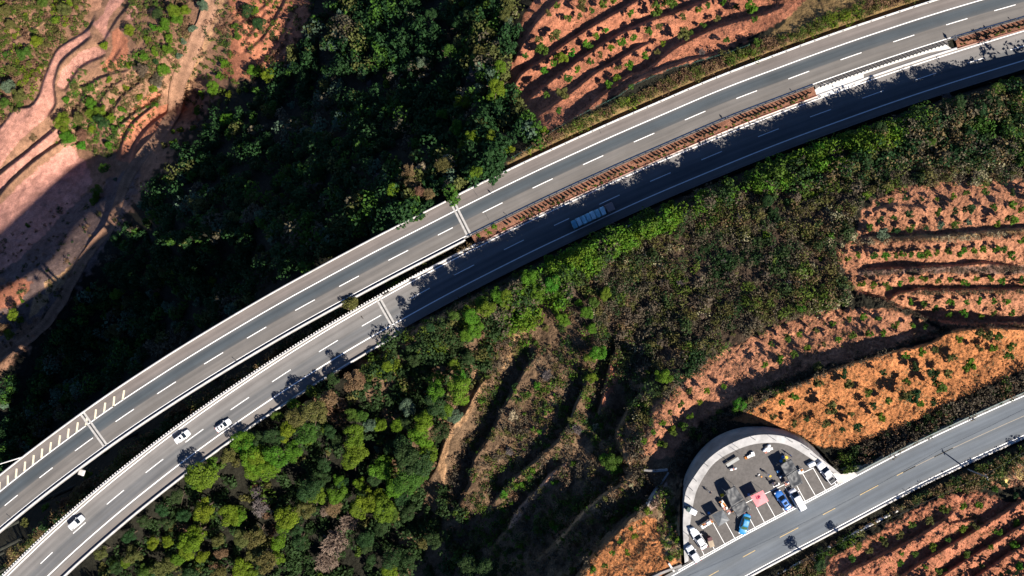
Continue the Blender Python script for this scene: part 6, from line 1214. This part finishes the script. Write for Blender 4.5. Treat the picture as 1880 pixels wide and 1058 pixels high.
# ================================================================== people
SKIN = mat('skin', (.42, .26, .18), .6); HAIR = mat('black_hair', (.015, .012, .01), .6)
def person(label, pos, rz, shirt, trousers, hat=None, lean=0.1, holding=None, arm=(.28, .10, .98)):
    """one continuous skinned figure: legs, trunk, neck, head, arms and five fingers a hand"""
    bm = bmesh.new(); lay = bm.verts.layers.skin.verify()
    def vt(p, r): v = bm.verts.new(p); v[lay].radius = (r, r); return v
    def ch(v, pts):
        for p, r in pts: q = vt(p, r); bm.edges.new((v, q)); v = q
        return v
    pel = vt((0, 0, .95), .15); pel[lay].use_root = True
    for s in (-1, 1): ch(pel, [((0, s * .10, .88), .10), ((.03, s * .11, .50), .065), ((-.02, s * .11, .10), .045), ((.14, s * .13, .04), .04)])
    chest = ch(pel, [((.01 + lean * .3, 0, 1.12), .14), ((lean * .8, 0, 1.34), .15)]); neck = ch(chest, [((lean, 0, 1.48), .06), ((lean * 1.1, 0, 1.56), .085), ((lean * 1.15 + .01, 0, 1.66), .095)])
    ch(neck, [((lean * 1.15 + .105, 0, 1.585), .018)])
    for s in (-1, 1):
        w_ = ch(chest, [((lean * .8, s * .2, 1.38), .065), ((lean * .8 + .02, s * .26, 1.12), .045), ((arm[0], s * (.2 + arm[1]), arm[2]), .03)])
        p = w_.co.copy(); palm = ch(w_, [((p.x + .07, p.y, p.z - .03), .032)]); q = palm.co
        for k in range(4):
            y = (k - 1.5) * .022; l = (.07, .082, .078, .06)[k]; ch(palm, [((q.x + .04, q.y + y, q.z - .01), .009), ((q.x + .04 + l * .6, q.y + y * 1.1, q.z - .03), .0085), ((q.x + .04 + l * .8, q.y + y * 1.1, q.z - .055), .007)])
        ch(palm, [((q.x, q.y - s * .035, q.z - .01), .011), ((q.x + .04, q.y - s * .055, q.z - .025), .009)])
    me = bpy.data.meshes.new('skeleton'); bm.to_mesh(me); bm.free(); tmp = link('skeleton', me); tmp.modifiers.new('skin', 'SKIN').use_smooth_shade = True; m = tmp.modifiers.new('sub', 'SUBSURF'); m.levels = m.render_levels = 1
    dg = bpy.context.evaluated_depsgraph_get(); me2 = bpy.data.meshes.new_from_object(tmp.evaluated_get(dg)); me2.name = 'person'; bpy.data.objects.remove(tmp)
    me2.materials.clear(); [me2.materials.append(x) for x in (SKIN, shirt, trousers, DARKM)]
    for pg in me2.polygons:
        c = pg.center; r = abs(c.y); pg.material_index = 3 if c.z < .08 else 2 if c.z < .95 and r < .24 and c.x < .2 else 1 if .95 <= c.z < 1.46 and not (r > .24 and c.z < 1.06) else 0; pg.use_smooth = True
    o = link('person', me2, None, pos); o.rotation_euler.z = rz; tag(o, label, 'person')
    hx = lean * 1.15; MB().ball((hx - .02, 0, 1.69), .105, 2, (1.05, 1, .9)).build('hair', HAIR, o, True)
    for s in (-1, 1): MB().ball((hx + .098, s * .033, 1.655), .011, 1).build('eye', mat('eye', (.02, .02, .02), .3), o); MB().ball((hx, s * .098, 1.64), .022, 1, (.7, .5, 1.2)).build('ear', SKIN, o)
    MB().box((hx + .098, 0, 1.56), (.012, .04, .008)).build('mouth', mat('lips', (.3, .12, .1), .6), o)
    if hat: MB().tube((hx, 0, 1.72), (hx, 0, 1.735), .24, .24, 18).tube((hx, 0, 1.735), (hx, 0, 1.84), .115, .09, 14).build('hat', hat, o)
    return o
CL = lambda n, c: mat('cloth_' + n, c, .9, .12, 20)
person('person in a wide yellow hat and white clothes on the open asphalt', at(*Z8(297, 440), ZL, 1.2), world_dir(60, 100), CL('white', (.7, .66, .64)), CL('pale_pink', (.62, .5, .48)), GY)
person('person in dark top and pale trousers standing near the walkway', at(*Z6(492, 30), ZL, .9), world_dir(100, 30), CL('navy', (.02, .03, .06)), CL('pale', (.55, .52, .5)))
person('person in a blue top at the upper edge of the large black awning', at(*Z8(575, 185), ZL, .9), world_dir(-100, 60), CL('blue', (.05, .12, .3)), CL('black', (.02, .02, .02)))
person('vendor in dark clothes standing at the fruit stall by the grey gazebo', at(*Z6(470, 400), ZL, .9), world_dir(30, 100), CL('charcoal', (.04, .04, .05)), CL('black', (.02, .02, .02)))
person('person in grey top bending over the narrow white table', at(*Z8(335, 545), ZL, .9), world_dir(100, 20), CL('dusty_pink', (.45, .32, .3)), CL('black', (.02, .02, .02)), None, .3)
finish_labels()
EXPO = 1.05
# ------------------------------------------------------------------ sky, sun, camera
SUN_EL, SUN_AZ = math.radians(44), math.atan2(-0.59, 0.81)
w = bpy.data.worlds.new('World'); SC.world = w; w.use_nodes = True
nt = w.node_tree; sky = nt.nodes.new('ShaderNodeTexSky'); sky.sky_type = 'NISHITA'; sky.sun_disc = False
sky.sun_elevation = SUN_EL; sky.sun_rotation = math.pi / 2 - SUN_AZ; sky.air_density = 0.5; sky.dust_density = 0.0; sky.ozone_density = 8.0; sky.altitude = 1800
bg = nt.nodes['Background']; bg.inputs['Strength'].default_value = 0.085
nt.links.new(sky.outputs['Color'], bg.inputs['Color'])
sd = bpy.data.lights.new('sun', 'SUN'); sd.energy = 5.0; sd.angle = math.radians(0.5); sd.color = (1.0, 0.93, 0.84)
so = bpy.data.objects.new('sun', sd); COL.objects.link(so); so.location = (120, -90, 160)
dv = Vector((math.cos(SUN_EL) * math.cos(SUN_AZ), math.cos(SUN_EL) * math.sin(SUN_AZ), math.sin(SUN_EL)))
so.rotation_euler = dv.to_track_quat('Z', 'Y').to_euler()
cd = bpy.data.cameras.new('camera'); cam = bpy.data.objects.new('camera', cd); COL.objects.link(cam)
cam.location = (0, 0, H); cam.rotation_euler = (0, 0, 0); cd.sensor_width = 36; cd.lens = F / 1880 * 36
cd.clip_start = 1; cd.clip_end = 6000; SC.camera = cam
SC.view_settings.view_transform = 'Standard'; SC.view_settings.look = 'None'; SC.view_settings.gamma = 1; SC.view_settings.exposure = EXPO
SC.view_settings.use_curve_mapping = False
SC.cycles.max_bounces = 6; SC.cycles.transparent_max_bounces = 4
